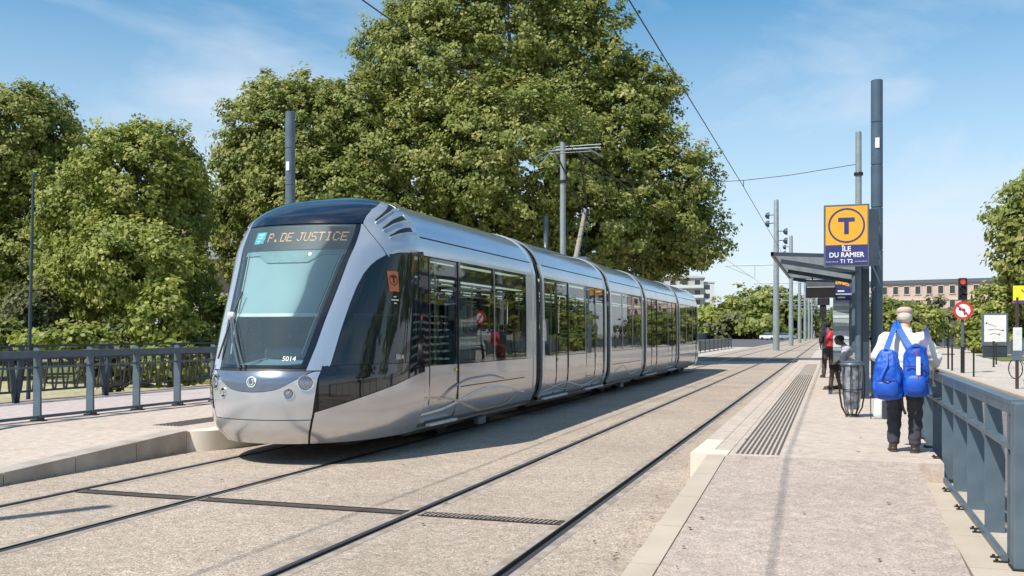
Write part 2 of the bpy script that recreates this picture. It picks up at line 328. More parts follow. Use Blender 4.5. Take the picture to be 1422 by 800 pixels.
def ring_mesh(mb, c, r0, r1, d, n=28, axis='y', a0=0, a1=2*PI):
    """flat ring facing -axis with depth d"""
    vs = []; k = n+1
    for i in range(k):
        t = a0+(a1-a0)*i/n
        for r in (r0, r1):
            for z in (0, d):
                p = (r*math.cos(t), r*math.sin(t), z)
                vs.append((c[0]+p[0], c[1]-p[2], c[2]+p[1]) if axis == 'y' else (c[0]+p[2], c[1]+p[0], c[2]+p[1]))
    fs = []
    for i in range(n):
        a = 4*i; b = 4*(i+1)
        fs += [(a+1, b+1, b+3, a+3), (a, a+2, b+2, b), (a, b, b+1, a+1), (a+2, a+3, b+3, b+2)]
    mb.add(vs, fs)
M['straw'] = aggregate('dry_grass_ground', (0.40,0.35,0.21), (0.20,0.20,0.08), (0.52,0.47,0.32), (0.36,0.33,0.14), 9, 0.6, 0.3, 0.15, (0.12,0.15,0.04))
# ------------------------------------------------------------------ setting: ground, track bed, rails
def lerp(a, b, u): return a+(b-a)*u
def zr(t):
    if t < 5: return 0.0
    if t < 10.1: return 0.26*(t-5)/5.1
    if t < 46: return 0.26
    if t < 52: return 0.26*(52-t)/6
    return 0.0
def slab(name, l0, l1, t0, t1, m, dz=0.0, parent=None, zf=zr, kind='structure', bottom=-0.3):
    ks = sorted({t0, t1}|{k for k in (5, 10.1, 46, 52) if t0 < k < t1})
    poly = [(t, zf(t)+dz) for t in ks]+[(t1, bottom), (t0, bottom)]
    o = MB().prism(poly, l0, l1, 'x').build(name, m, parent)
    if parent is None: o['kind'] = kind
    return o
g = MB(); N = 24
g.add([(-4000+8000*i/N, -4000+8000*j/N, -0.12) for j in range(N+1) for i in range(N+1)],
      [(j*(N+1)+i, j*(N+1)+i+1, (j+1)*(N+1)+i+1, (j+1)*(N+1)+i) for j in range(N) for i in range(N)])
tag(g.build('ground', M['ground']), kind='structure')
RAILS = [(-6.98, 1), (-5.53, -1), (-3.39, 1), (-1.955, -1)]      # position, side of the flange groove
cuts = []
for c, d in RAILS:
    a, b = (c-0.024, c+0.076) if d > 0 else (c-0.076, c+0.024); cuts.append((a, b))
edges = [-7.9]+[v for c in cuts for v in c]+[-1.2]
tb = empty('track_bed', (0,0,0), kind='structure')
for i in range(0, len(edges), 2):
    MB().box(edges[i], edges[i+1], -14, 420, -0.1, 0).build('concrete_bed', M['bed'], tb)
for (c, d), (a, b) in zip(RAILS, cuts):
    r = empty('tram_rail', (c,0,0), kind='structure')
    MB().box(-0.022, 0.022, -14, 420, -0.09, 0.006, 0.006).build('rail_head', M['rail'], r)
    MB().box(min(0.022*d, 0.064*d), max(0.022*d, 0.064*d), -14, 420, -0.09, -0.035).build('flange_groove', M['groove'], r)
    MB().box(min(0.064*d, 0.076*d), max(0.064*d, 0.076*d), -14, 420, -0.09, 0.003).build('rail_lip', M['rail'], r)
    for s in (-1, 1):
        e0 = (a-c) if s < 0 else (b-c); e1 = e0+s*0.07
        MB().box(min(e0, e1), max(e0, e1), -14, 420, -0.05, 0.002).build('concrete_margin', M['margin'], r)
# slot drain across both tracks
M['drainbrown'] = mat('drain_brown', (0.085,0.062,0.048), 0.8, col2=(0.05,0.04,0.033), scale=12)
dr = empty('slot_drain', (0, 7.34, 0), 'dark steel slot drain crossing both tracks in front of the tram', 'drain')
fr = MB()
for l0, l1 in ((-6.88, -5.63), (-5.48, -3.44), (-3.29, -2.05)):
    fr.box(l0, l1, -0.085, -0.066, -0.02, 0.0085); fr.box(l0, l1, 0.066, 0.085, -0.02, 0.0085)
fr.build('drain_frame', M['blackm'], dr)
for l0, l1 in ((-6.88, -5.63), (-5.48, -3.44), (-3.29, -2.05)): MB().box(l0, l1, -0.065, 0.065, -0.002, 0.0045).build('drain_channel', M['drainbrown'], dr)
gb = MB()
for l0, l1 in ((-3.29, -2.05),):
    k = l0+0.02
    while k < l1-0.02: gb.beam((k,-0.066,0.008),(k+0.014,0.066,0.008),0.014,0.006); k += 0.04
o = gb.build('grating_bars', M['margin'], dr); o['kind'] = 'stuff'
# ------------------------------------------------------------------ right platform and its ramp
pr = empty('platform', (0,0,0), kind='structure')
slab('ramp_slab', -1.035, 0.80, -8, 10.05, M['ramp'], 0, pr)
slab('deck_slab', -1.02, 1.045, 10.065, 14.2, M['platform'], 0, pr); slab('deck_slab', -1.02, 1.75, 14.21, 46, M['platform'], 0, pr)
slab('joint', -1.03, 0.79, 10.05, 10.065, M['groove'], -0.008, pr)
slab('end_ramp', -1.405, 1.75, 46.01, 52, M['platform'], 0, pr)
t = -6.0
while t < 10.0:                                                    # low kerb stones beside the ramp
    e = min(t+1.0, 10.09); slab('kerb_stone', -1.225, -1.04, t+0.006, e-0.006, M['kerb'], 0.008, pr); t += 1.0
slab('end_block', -1.415, -1.03, 10.10, 10.48, M['cream'], 0.003, pr)
t = 10.485
while t < 46:
    e = min(t+0.99, 46); slab('edge_stone', -1.41, -1.205, t, e-0.004, M['cream'] if t < 10.5 else M['platform'], 0.002, pr)
    slab('edge_stone_inner', -1.199, -1.025, t, e-0.004, M['platform'], 0.001, pr); t += 0.99
t = 4.5
while t < 10.0:                                                    # raised kerb under the railing
    slab('side_kerb_stone', 0.815, 1.24, t+0.006, min(t+1.0, 10.06)-0.006, M['kerb'], 0.0, pr, lambda q: 0.075); t += 1.0
tp = MB(); t = 10.22
while t < 29.5:
    for k in range(9):
        l = -0.955+k*0.052; z = zr(t)
        tp.box(l, l+0.026, t, t+0.085, z-0.002, z+0.006)
    t += 0.125
o = tp.build('tactile_strip', M['margin'], pr); o['kind'] = 'stuff'
o.data.materials.clear(); o.data.materials.append(mat('tactile_dark_studs', (0.10,0.095,0.085), 0.7))
MB().box(-0.955, -0.51, 29.6, 40, 0.25, 0.264).build('tactile_slab', M['margin'], pr)
# crossing for pedestrians between the platforms, far paving
o = MB().box(-15, 3.6, 52.05, 60.2, -0.05, 0.010).build('asphalt_crossing', M['asphalt']); o['kind'] = 'structure'
# (the rails run through it on top)
for c, d in RAILS:
    o = MB().box(c-0.04, c+0.04, 52.0, 60.3, 0.0, 0.017).build('crossing_rail', M['rail']); o['kind'] = 'structure'
o = MB().box(-1.19, 1.3, 52.2, 420, -0.08, 0.002).build('pavement', M['plaza']); o['kind'] = 'structure'
o = MB().box(-24, -7.91, 60.21, 103, -0.08, 0.004).build('pavement', M['plaza']); o['kind'] = 'structure'
o = MB().box(-24, -7.91, 46.5, 60.20, -0.08, 0.0).build('pavement', M['plaza']); o['kind'] = 'structure'
rd = MB(); rd.prism([(-60,96),(-7.92,104),(-7.92,420),(-34,300),(-50,180)], -0.08, 0.003)
o = rd.build('road', M['asphalt']); o['kind'] = 'structure'
# brown road and light plaza on the right
o = MB().box(1.32, 4.33, -20, 420, -0.11, -0.06).build('road', M['road']); o['kind'] = 'structure'
pk = empty('plaza', (0,0,0), kind='structure')
MB().box(4.56, 60, -20, 140, -0.11, 0.0).build('plaza_paving', M['plaza'], pk)
t = 12.0
me = MB().box(4.34, 4.55, 0.004, 1.246, -0.11, 0.012).mesh('kerb_stone', M['kerb'])
while t < 92: put('kerb_stone', me, pk, (0, t, 0)); t += 1.25
pj = MB()
for t in range(20, 110, 4): pj.box(4.6, 11.5, t, t+0.03, -0.01, 0.003)
pj.box(7.6, 7.63, 16, 110, -0.01, 0.0035); pj.build('paving_joint', M['margin'], pk)
ver = MB().prism([(8.6,56),(11.2,58),(11.2,75),(9.2,70)], -0.05, 0.05).build('grass_verge', M['grass']); ver['kind'] = 'structure'
# ------------------------------------------------------------------ left platform
pl = empty('platform', (0,0,0), kind='structure')
slab('ramp_slab', -10.72, -8.168, -8, 10.20, M['platform'], 0, pl)
slab('deck_slab', -10.72, -7.87, 10.21, 46, M['platform'], 0.001, pl)
slab('end_ramp', -10.72, -7.48, 46.01, 52, M['platform'], 0, pl)
t = 7.36-0.96*8
while t < 10.1:
    slab('kerb_stone', -8.16, -7.88, t+0.006, min(t+0.96, 10.235)-0.006, M['kerb_grey'], 0.010, pl); t += 0.96
cb = []
for i in range(9):
    u = i/8; cb.append((-7.88+0.41*(1-math.cos(u*PI/2)) if i < 8 else -7.47, 10.25+0.62*math.sin(u*PI/2)))
cb = [(-7.88,10.25)]+[(-7.88+0.41*math.sin(u*PI/2), 10.25+0.85*(1-math.cos(u*PI/2))) for u in [k/8 for k in range(1,9)]]
MB().prism(cb+[(-7.47,11.4),(-7.868,11.4),(-7.95,10.25)], -0.1, 0.262).build('curved_end_block', M['cream'], pl, True)
t = 11.405
while t < 46:
    slab('edge_stone', -7.866, -7.47, t, min(t+0.99, 46)-0.004, M['cream'], 0.002, pl); t += 0.99
tp = MB(); t = 10.75
while t < 16:
    for k in range(8):
        l = -8.86+k*0.06; tp.box(l, l+0.028, t, t+0.095, 0.258, 0.267)
    t += 0.13
o = tp.build('tactile_strip', bpy.data.materials['tactile_dark_studs'], pl); o['kind'] = 'stuff'
MB().box(-8.86, -8.40, 16.1, 40, 0.255, 0.264).build('tactile_slab', M['margin'], pl)
MB().box(-11.05, -10.73, -8, 50, -0.1, 0.235).build('gutter', M['margin'], pl)
o = MB().box(-14.2, -11.06, -8, 52, -0.1, 0.25).build('path', M['path']); o['kind'] = 'structure'
o = MB().box(-14.45, -14.21, -8, 52, -0.1, 0.27).build('path_edging', M['margin']); o['kind'] = 'structure'
o = MB().prism([(-80,-10),(-14.5,-10),(-14.5,60),(-80,60)], -0.11, -0.02).build('dry_lawn', M['straw']); o['kind'] = 'structure'
o = MB().prism([(-40,26),(-17,24),(-17,48),(-40,50)], -0.03, 0.02).build('grass_patch', M['grass']); o['kind'] = 'structure'
# ------------------------------------------------------------------ railings with flat plate posts
def plate_mesh():
    m = MB(); m.prism([(-0.03,0.0),(0.10,0.0),(0.105,0.55),(0.075,1.0),(0.045,1.035),(-0.03,1.035)], -0.012, 0.012, 'y')
    return m.mesh('post', M['slate'])
def railing(x, ts, side, zb, label, foot=True):
    t0, t1 = ts[0], ts[-1]
    r = empty('railing', (x, t0, zb(t0)), label, 'railing')
    slope = (zb(t1)-zb(t0))/(t1-t0); D = t1-t0
    pm = plate_mesh()
    if side < 0:
        for v in pm.vertices: v.co.x *= -1
    for t in ts: put('post', pm, r, (0, t-t0, zb(t)-zb(t0)))
    dz = zb(t1)-zb(t0)
    # rails follow the slope
    def rail(name, xx, z, wd, th, seg=True):
        m = MB(); prev = ts[0]
        ks = [ts[0]-0.06]+[k for k in (10.1,) if ts[0] < k < ts[-1]]+[ts[-1]+0.06]
        for a, b in zip(ks, ks[1:]): m.beam((xx, a-t0, zb(a)-zb(t0)+z), (xx, b-t0, zb(b)-zb(t0)+z), wd, th)
        m.build(name, M['slate'], r)
    s = side
    rail('top_rail', 0.02*s, 1.045, 0.095, 0.03)
    rail('top_rail_tube', -0.005*s, 1.0, 0.04, 0.06)
    rail('middle_rail', 0.0*s, 0.76, 0.065, 0.03)
    rail('bottom_rail', -0.05*s, 0.05, 0.03, 0.05)
    fm = MB().box(-0.12, -0.03, -0.009, 0.009, 0.0, 0.010).lathe([(0.010,0.010),(0.010,0.022)], (-0.10,0,0), 8).mesh('foot_bracket', M['blackm'])
    if side < 0:
        for v in fm.vertices: v.co.x *= -1
    if foot:
        for t in ts:
            for d in (-0.06, 0.07): put('foot_bracket', fm, r, (-0.0, t+d-t0, 0.026 if t+d < 10.06 else 0.212))
    return r
railing(1.10, [6.75+i*0.94 for i in range(8)], 1, lambda t: 0.05, 'slate blue steel railing on the right platform edge beside the man')
# end post of the near railing is a closed box
ep = empty('railing_end_post', (1.12, 6.55, 0.076), 'thick square end post closing the near end of the right railing', 'post')
MB().box(-0.055, 0.075, -0.07, 0.07, 0, 1.03, 0.008).build('post', M['slate'], ep); MB().box(-0.065,0.085,-0.08,0.08,-0.0,0.012).build('base_plate', M['blackm'], ep)
fp = [10.76+1.03*i for i in range(-7, 34)]
def railing_left():
    r = empty('railing', (-10.88, fp[0], 0), 'slate blue post and rail barrier along the back of the left platform', 'railing')
    m = MB().prism([(-0.075,0.0),(0.06,0.0),(0.055,0.7),(0.045,1.03),(0.0,1.06),(-0.06,1.06)], -0.017, 0.017, 'y').mesh('post', M['slate'])
    f = MB().box(-0.09,0.13,-0.05,0.05,0,0.02).lathe([(0.018,0.02),(0.018,0.045)],(0.1,0,0),8).mesh('foot_bracket', M['blackm'])
    zf = lambda t: max(zr(t), 0.0) if t < 46 else 0.26
    for t in fp: put('post', m, r, (0, t-fp[0], zf(t))); put('foot_bracket', f, r, (0, t-fp[0], zf(t)+0.001))
    for nm, xx, z, wd, th in (('top_rail', -0.0, 0.965, 0.09, 0.10), ('middle_rail', 0.0, 0.775, 0.03, 0.03), ('bottom_rail', 0.02, 0.06, 0.05, 0.04)):
        b = MB(); ks = [fp[0]-0.5, 5, 10.1, fp[-1]+0.5]
        for a, c in zip(ks, ks[1:]): b.beam((xx, a-fp[0], zf(a)+z), (xx, c-fp[0], zf(c)+z), wd, th)
        b.build(nm, M['slate'], r)
railing_left()
def fence_left():
    t0 = 6.7-2.25*3; r = empty('ornamental_fence', (-14.12, t0, 0.25), 'dark steel fence of criss-crossing thin balusters between V shaped posts behind the path', 'fence')
    vp = MB().beam((0,0,0),(0,-0.13,1.02),0.05,0.10).beam((0,0.02,0),(0,0.15,1.02),0.05,0.10).mesh('post', M['slate_dk'])
    n = 19; bl = [MB().beam((0,-k*0.055,0.20),(0,k*0.055,0.78),0.034,0.02).mesh('baluster', M['blackm']) for k in (1,-0.6)]
    for i in range(n+1): put('post', vp, r, (0, i*2.25, 0))
    for i in range(n):
        for k in range(15):
            put('baluster', bl[(k+i) % 2], r, (0, i*2.25+0.17+k*0.137, 0))
    L = n*2.25
    MB().beam((0,0,1.04),(0,L,1.04),0.05,0.035).build('top_rail', M['slate_dk'], r)
    MB().beam((0,0,0.80),(0,L,0.80),0.04,0.04).build('upper_rail', M['slate_dk'], r)
    MB().beam((0,0,0.20),(0,L,0.20),0.04,0.04).build('lower_rail', M['slate_dk'], r)
fence_left()
# ------------------------------------------------------------------ poles
def big_pole(loc, h, label, m='pole_bl', lblside=1):
    r = empty('lamp_pole', loc, label, 'pole'); mb = MB(); R_ = 0.112
    prof = [(0.16,0),(0.16,0.025),(R_,0.03)]; z = h
    cutsz = []
    while z > 1.6: cutsz.append(z-0.84); z -= 0.84
    for c in sorted(k for k in cutsz if k > 1.2): prof += [(R_,c-0.012),(R_-0.012,c-0.010),(R_-0.012,c+0.006),(R_,c+0.008)]
    prof += [(R_,h-0.01),(R_-0.01,h),(0.02,h)]
    mb.lathe(prof, n=28).build('pole_tube', M[m], r, smooth=True)
    MB().box(-0.035,0.045,-R_-0.012,-R_+0.02,h-1.36,h-1.16,0.004).build('identification_plate', M['white'], r)
    return r
big_pole((0.86,20.05,0.26), 6.28, 'tall dark blue grey round pole beside the T stop sign, nearest on the right platform')
big_pole((-11.75,18.9,0.25), 6.35, 'dark blue grey pole rising behind the front of the tram', 'slate')
big_pole((-11.6,38.9,0.25), 6.3, 'short looking dark pole top behind the middle of the tram roof', 'slate')
def span_pole(loc, h, label, arm=None):
    r = empty('catenary_pole', loc, label, 'pole', )
    MB().lathe([(0.18,0),(0.18,0.03),(0.105,0.035),(0.088,h-0.01),(0.08,h),(0.01,h)], n=20).build('pole_tube', M['pole_lt'], r, smooth=True)
    MB().lathe([(0.125,h-1.35),(0.135,h-1.33),(0.135,h-1.27),(0.125,h-1.25)], n=16).build('collar', M['blackm'], r)
    if arm:
        MB().tube([(-arm[0],0,arm[2]+0.08),(arm[1],0,arm[2]+0.08)],0.014,6).tube([(-arm[0],0,arm[2]),(arm[1],0,arm[2]-0.02)],0.014,6).tube([(-arm[0],0,arm[2]+0.09),(-arm[0]-0.5,0,arm[2]-0.45)],0.014,6).build('bracket_arm', M['pole_lt'], r)
    return r
span_pole((0.80,30.9,0.26), 7.45, 'slim pale grey overhead line pole behind the T stop sign')
span_pole((-8.45,30.3,0.26), 7.6, 'slim pale grey overhead line pole with bracket arm behind the tram roof', (0.25,1.3,7.38))
span_pole((-8.6, 2.46, 0.0), 6.6, 'overhead line pole just outside the left edge of the picture, casting a thin shadow')
CP = [83.7+31.5*i for i in range(9)]
lb = ['first tall overhead line pole with four spotlights between the tracks', 'second spotlight pole between the tracks, just behind the first', 'third pole between the tracks, left of the display screen']
for i, t in enumerate(CP):
    r = empty('catenary_pole', (-4.44, t, 0), lb[i] if i < 3 else 'distant overhead line pole in the far row between the tracks', 'pole', None if i < 3 else 'distant poles between the tracks')
    MB().lathe([(0.3,0),(0.3,0.05),(0.27,0.06),(0.27,3.4),(0.25,3.42),(0.2,12.8),(0.17,12.9),(0.02,12.9)], n=14).build('pole_tube', M['pole_lt'], r, smooth=True)
    a = MB().tube([(-4.3,0,7.35),(4.3,0,7.35)],0.05,6)
    for s in (-1,1): a.tube([(s*4.2,0,7.3),(s*1.9,0,6.3)],0.02,5).tube([(s*1.77,0,7.35),(s*1.77,0,6.2)],0.02,5)
    a.build('bracket_arm', M['pole_lt'], r)
    if i < 2:
        for k, (s, z) in enumerate(((-1,11.6),(-1,10.9),(1,10.2),(1,9.4))):
            h = MB().tube([(s*0.15,0,z),(s*0.62,0,z)],0.04,6); h.lathe([(0.08,-0.18),(0.24,-0.05),(0.30,0.16),(0.25,0.18)], (s*0.75,0,z-0.05), 12, 'x')
            h.build('spotlight', M['slate_dk'], r, smooth=True)
r = empty('park_lamp_post', (-14.55, 14.15, 0.0), 'thin leaning dark green lamp post behind the left fences', 'lamp post')
MB().tube([(0,0,0),(0.03,0,0.8),(0.14,0,4.55)], [0.042,0.036,0.022], 10).build('post', M['slate_dk'], r, smooth=True)
MB().box(0.11,0.20,-0.03,0.03,4.53,4.60,0.01).build('lamp_head', M['slate_dk'], r)
# ------------------------------------------------------------------ overhead wires
def wire(name, pts, r, label, cat='wire', group=None):
    o = MB().tube(pts, r, 5).build(name, M['blackm']); return tag(o, label, cat, group)
ZW = 6.15
wire('contact_wire', [(-2.70,-12,ZW+0.0),(-2.62,30.6,ZW),(-2.70,60,ZW),(-2.6,83.7,ZW),(-2.7,115,ZW),(-2.6,147,ZW),(-2.67,300,ZW)], 0.011, 'overhead contact wire above the empty right hand track')
wire('contact_wire', [(-6.20,-12,ZW),(-6.12,30.4,ZW),(-6.26,60,ZW),(-6.26,83.7,ZW),(-6.2,147,ZW),(-6.2,300,ZW)], 0.011, 'overhead contact wire above the tram, passing in front of the big tree')
wire('span_wire', [(0.80,30.9,6.72),(-1.2,30.8,6.47),(-2.62,30.7,6.36),(-4.4,30.6,6.34),(-6.1,30.5,6.45),(-8.4,30.3,6.95)], 0.010, 'cross wire strung between the two overhead line poles near the stop sign')
wire('dropper', [(-2.62,30.65,6.36),(-2.62,30.62,6.16)], 0.012, 'short dropper holding the right contact wire to the cross wire')
wire('dropper', [(-6.12,30.5,6.45),(-6.12,30.42,6.16)], 0.012, 'short dropper holding the left contact wire to the cross wire')
# ------------------------------------------------------------------ the tram
def interp(tab, x):
    n = len(tab)
    if x <= tab[0][0]: return tab[0][1]
    if x >= tab[-1][0]: return tab[-1][1]
    for i in range(n-1):
        if x <= tab[i+1][0]: break
    def sl(j):
        if j <= 0 or j >= n-1: return None
        a = (tab[j][1]-tab[j-1][1])/(tab[j][0]-tab[j-1][0]); b = (tab[j+1][1]-tab[j][1])/(tab[j+1][0]-tab[j][0])
        return 0 if a*b <= 0 else 2*a*b/(a+b)
    h = tab[i+1][0]-tab[i][0]; d = (tab[i+1][1]-tab[i][1])/h
    m0 = sl(i); m1 = sl(i+1); m0 = d if m0 is None else m0; m1 = d if m1 is None else m1
    u = (x-tab[i][0])/h
    return (2*u**3-3*u*u+1)*tab[i][1]+(u**3-2*u*u+u)*h*m0+(-2*u**3+3*u*u)*tab[i+1][1]+(u**3-u*u)*h*m1
def lin(tab, x):
    if x <= tab[0][0]: return tab[0][1]
    for (a, b), (c, d) in zip(tab, tab[1:]):
        if x <= c: return b+(d-b)*(x-a)/(c-a)
    return tab[-1][1]
WT = [(.25,1.05),(.45,1.16),(.8,1.2),(1.5,1.2),(2.54,1.185),(2.78,1.13),(2.95,1.03),(3.08,.88),(3.17,.68),(3.23,.4),(3.26,0)]
WT = [(a, b*1.042) for a, b in WT]
ST = [(.25,.22),(.4,.08),(.54,.03),(.8,0),(.98,.0),(1.12,.07),(1.6,.28),(2.2,.59),(2.6,.8),(2.86,.96),(2.95,1.03),(3.02,1.15),(3.1,1.33),(3.17,1.56),(3.22,1.80),(3.26,2.04)]
LN = 2.04; TL = 30.44
def ZM(z): return z if z < 2.78 else 2.78+(z-2.78)*1.20
def NP(a, z):
    sg = 1 if a >= 0 else -1; a = min(abs(a), 1.0)
    e1 = .95 if z < 1.2 else max(.85, .95-(z-1.2)*.06); s0 = interp(ST, z)
    return Vector((sg*interp(WT, z)*math.sin(a*PI/2)**e1, s0+(LN-s0)*(1-max(0, math.cos(a*PI/2))**.75), ZM(z)))
def NN(a, z):
    e = 0.004; a0 = max(-0.999, min(0.999, a)); z0 = min(max(z, .252), 3.25)
    du = NP(min(a0+e, 1), z0)-NP(max(a0-e, -1), z0); dz = NP(a0, min(z0+.006, 3.258))-NP(a0, max(z0-.006, .25))
    n = du.cross(dz)
    if n.length < 1e-9: return Vector((0,0,1))
    n.normalize()
    if n.y > 0 and abs(n.x) < .2 and z < 2.9: n = -n
    c = NP(a0, z0)-Vector((0, 3.2, 1.6))
    if n.dot(c) < 0: n = -n
    return n
def patch(fn, nu, nv, off=0.0, thick=0.022, post=None, mb=None, nf=NN, pf=NP):
    """fn(u,v)->(alpha,z); builds an outer skin with skirts going inwards"""
    mb = mb or MB(); outer = []; inner = []
    for j in range(nv+1):
        for i in range(nu+1):
            a, z = fn(i/nu, j/nv); p = pf(a, z); n = nf(a, z)
            q = p+n*off; r = p+n*(off-thick)
            if post: q = post(q); r = post(r)
            outer.append(q); inner.append(r)
    W = nu+1; K = len(outer); fs = []
    for j in range(nv):
        for i in range(nu): fs.append((j*W+i, j*W+i+1, (j+1)*W+i+1, (j+1)*W+i))
    bd = [i for i in range(nu)]+[j*W+nu for j in range(nv)]+[nv*W+i for i in range(nu, 0, -1)]+[j*W for j in range(nv, 0, -1)]
    for k in range(len(bd)):
        a, b = bd[k], bd[(k+1) % len(bd)]; fs.append((a, a+K, b+K, b))
    mb.add(outer+inner, fs); return mb
TRAM = empty('tram', (-6.26, 9.25, 0), 'long silver articulated tram with rounded nose and lit amber destination display on the left track', 'tram')
FLIP = [False]
def fl(p): return Vector((-p[0], TL-p[1], p[2])) if FLIP[0] else p
def tpatch(name, m, fn, nu, nv, off=0.0, thick=0.022, parent=TRAM, smooth=True):
    mb = patch(fn, nu, nv, off, thick, fl)
    o = mb.build(name, M[m], parent, smooth); return o
A0 = lambda z: lin([(.25,.30),(.6,.34),(1.1,.375)], z)
AW = lambda z: lin([(1.12,.29),(1.39,.315),(1.72,.335),(2.07,.36),(2.42,.385),(2.6,.408),(2.86,.445)], z)
BG = lambda z: lin([(1.1,.395),(1.16,.425),(1.6,.447),(1.9,.467),(2.1,.487),(2.25,.515),(2.35,.55),(2.42,.59),(2.48,.645),(2.52,.71),(2.545,.80),(2.56,.9),(2.57,1.0)], z)
GL = lambda z: lin([(2.40,.74),(2.5,.66),(2.86,.465),(2.9,.455)], z)
KC = lambda z: lin([(2.86,.455),(2.95,.50),(3.04,.565),(3.12,.70),(3.17,.83),(3.21,.93),(3.26,.99)], z)
ZS = lambda a: lin([(0,.855),(.07,.862),(.14,.885),(.175,.912),(.255,1.005),(.315,1.075),(.335,1.092)], abs(a))
ZD = lambda a: lin([(.34,.615),(.40,.655),(.475,.70),(.64,.80),(.825,.905),(1,1.03)], abs(a))
def sgn(s, f): return lambda u, v: (lambda r: (s*r[0], r[1]))(f(u, v))
def nose():
    P_ = TRAM
    tpatch('front_bumper', 'silver', lambda u, v: ((2*u-1)*A0(lerp(.25,.535,v)), lerp(.25,.535,v)), 28, 6)
    def mk(u, v):
        a = (2*u-1); zt = min(ZS(a*.366), 1.092); z = lerp(.545, zt, v); return a*A0(z), z
    tpatch('front_mask', 'silver', mk, 44, 12)
    tpatch('hood_panel', 'hood', lambda u, v: (lambda a: (a, lerp(ZS(a)+.006, 1.096, v)))((2*u-1)*.33), 40, 6)
    # windscreen: black edge band, glass, cowl
    tpatch('wiper_cowl', 'blackm', lambda u, v: ((2*u-1)*.37, lerp(1.100, 1.128, v)), 30, 2, -.004)
    for s in (-1, 1):
        tpatch('windscreen_edge', 'glossblack', sgn(s, lambda u, v: (lerp(AW(lerp(1.13,2.855,v))-.034, AW(lerp(1.13,2.855,v)), u), lerp(1.13,2.855,v))), 3, 24, .001)
    tpatch('windscreen_edge', 'glossblack', lambda u, v: ((2*u-1)*(AW(lerp(1.13,1.165,v))-.035), lerp(1.13,1.165,v)), 24, 2, .001)
    tpatch('windscreen', 'wsglass', lambda u, v: ((2*u-1)*(AW(lerp(1.166,2.855,v))-.035), lerp(1.166,2.855,v)), 24, 24, 0, .003)
    for s in (-1, 1):
        def pil(u, v):
            z = lerp(1.105, 2.858, v); a0 = AW(max(z,1.12))+.005; a1 = min(BG(z), GL(z) if z > 2.38 else 9)
            return lerp(a0, max(a1-.004, a0+.005), u), z
        tpatch('front_pillar', 'silver', sgn(s, pil), 6, 80)
        def gls(u, v):
            z = lerp(1.165, 2.560, v); return lerp(min(BG(z)+.004, .996), 1.0, u), z
        tpatch('cab_window', 'cabglass', sgn(s, gls), 12, 60, -.003, .004)
        tpatch('cab_side_panel', 'glossblack', sgn(s, lambda u, v: (lambda a: (a, lerp(ZD(a)+.004, 1.158, v)))(lerp(A0(.8)+.022, 1.0, u))), 24, 8)
        # wedge between the mask seam and the panel's lower tip
        tpatch('cab_lower_panel', 'silver_side', sgn(s, lambda u, v: (lambda z: (lerp(A0(z)+.013, 1.0, u), z))(lerp(.25, ZD(lerp(.352, 1.0, u))-.002, v))), 24, 8)
        def sh(u, v):
            z = lerp(2.47, 3.256, v); z = 2.47+(3.256-2.47)*(1-(1-v)**1.6)
            a0 = (GL(z) if z < 2.87 else KC(z))+.004; a1 = BG(z) if z < 2.57 else 1.0
            return lerp(a0, max(a1, a0+.002), u), z
        tpatch('roof_corner', 'silver', sgn(s, sh), 16, 40)
        # air slots with bright tips
        for q in ([(.575,2.90),(.70,3.00),(.83,3.085),(.97,3.12)], [(.63,2.82),(.74,2.90),(.865,2.955),(.985,2.99)], [(.685,2.735),(.78,2.80),(.88,2.835),(.985,2.85)]):
            zc = lambda u, q=q: lin(q, lerp(q[0][0], q[-1][0], u))
            fr_ = lambda u, q=q: lerp(q[0][0], q[-1][0], u)
            hw = lambda u: .010+.016*math.sin(min(1, u*1.15)*PI/2)
            tpatch('air_slot', 'blackm', sgn(s, lambda u, v: (fr_(u), zc(u)+(2*v-1)*hw(u))), 14, 2, .004, .02)
            tpatch('slot_lip', 'silver', sgn(s, lambda u, v: (fr_(u), zc(u)-hw(u)*1.1-.014*(1-v))), 14, 2, .016, .03)
            tpatch('slot_tip', 'chrome', sgn(s, lambda u, v: (lerp(q[-1][0]-.05, q[-1][0], u), zc(lerp(.9,1,u))+(2*v-1)*.027)), 3, 3, .014, .03)
        # head lamps
        for a, z, R_ in ((.305,.965,.088),(.213,.845,.058)):
            p = NP(s*a, z); n = NN(s*a, z); q = n.to_track_quat('Z', 'Y')
            def place(mb): 
                mb.v = [tuple(fl(p+(q @ Vector(v)))) for v in mb.v]; return mb
            h = place(MB().lathe([(R_,-.03),(R_*1.08,.004),(R_*1.06,.012),(R_*.93,.010),(R_*.80,-.02),(R_*.3,-.05),(.002,-.052)], n=24)).build('headlight', M['chrome'], P_, True)
            place(MB().lathe([(R_*.42,-.045),(R_*.44,.0),(R_*.36,.004),(R_*.30,-.02),(.002,-.03)], (R_*.22*s,0,0), n=18)).build('lamp_reflector', M['white'], h, True)
            place(MB().lathe([(R_*.94,.004),(R_*.75,.016),(R_*.4,.024),(.002,.027)], n=24)).build('lamp_glass', M['lens'], h, True)
    tpatch('roof_cap', 'capblue', lambda u, v: (lambda z: ((2*u-1)*(KC(z)-.003), z))(2.868+(3.258-2.868)*(1-(1-v)**1.7)), 40, 26)
    # dark shell behind the seams
    tpatch('inner_shell', 'blackm', lambda u, v: ((2*u-1), lerp(.26, 1.15, v)), 40, 8, -.024, .01)
    tpatch('inner_shell', 'blackm', lambda u, v: ((2*u-1), 2.56+(3.25-2.56)*(1-(1-v)**1.6)), 40, 14, -.026, .01)
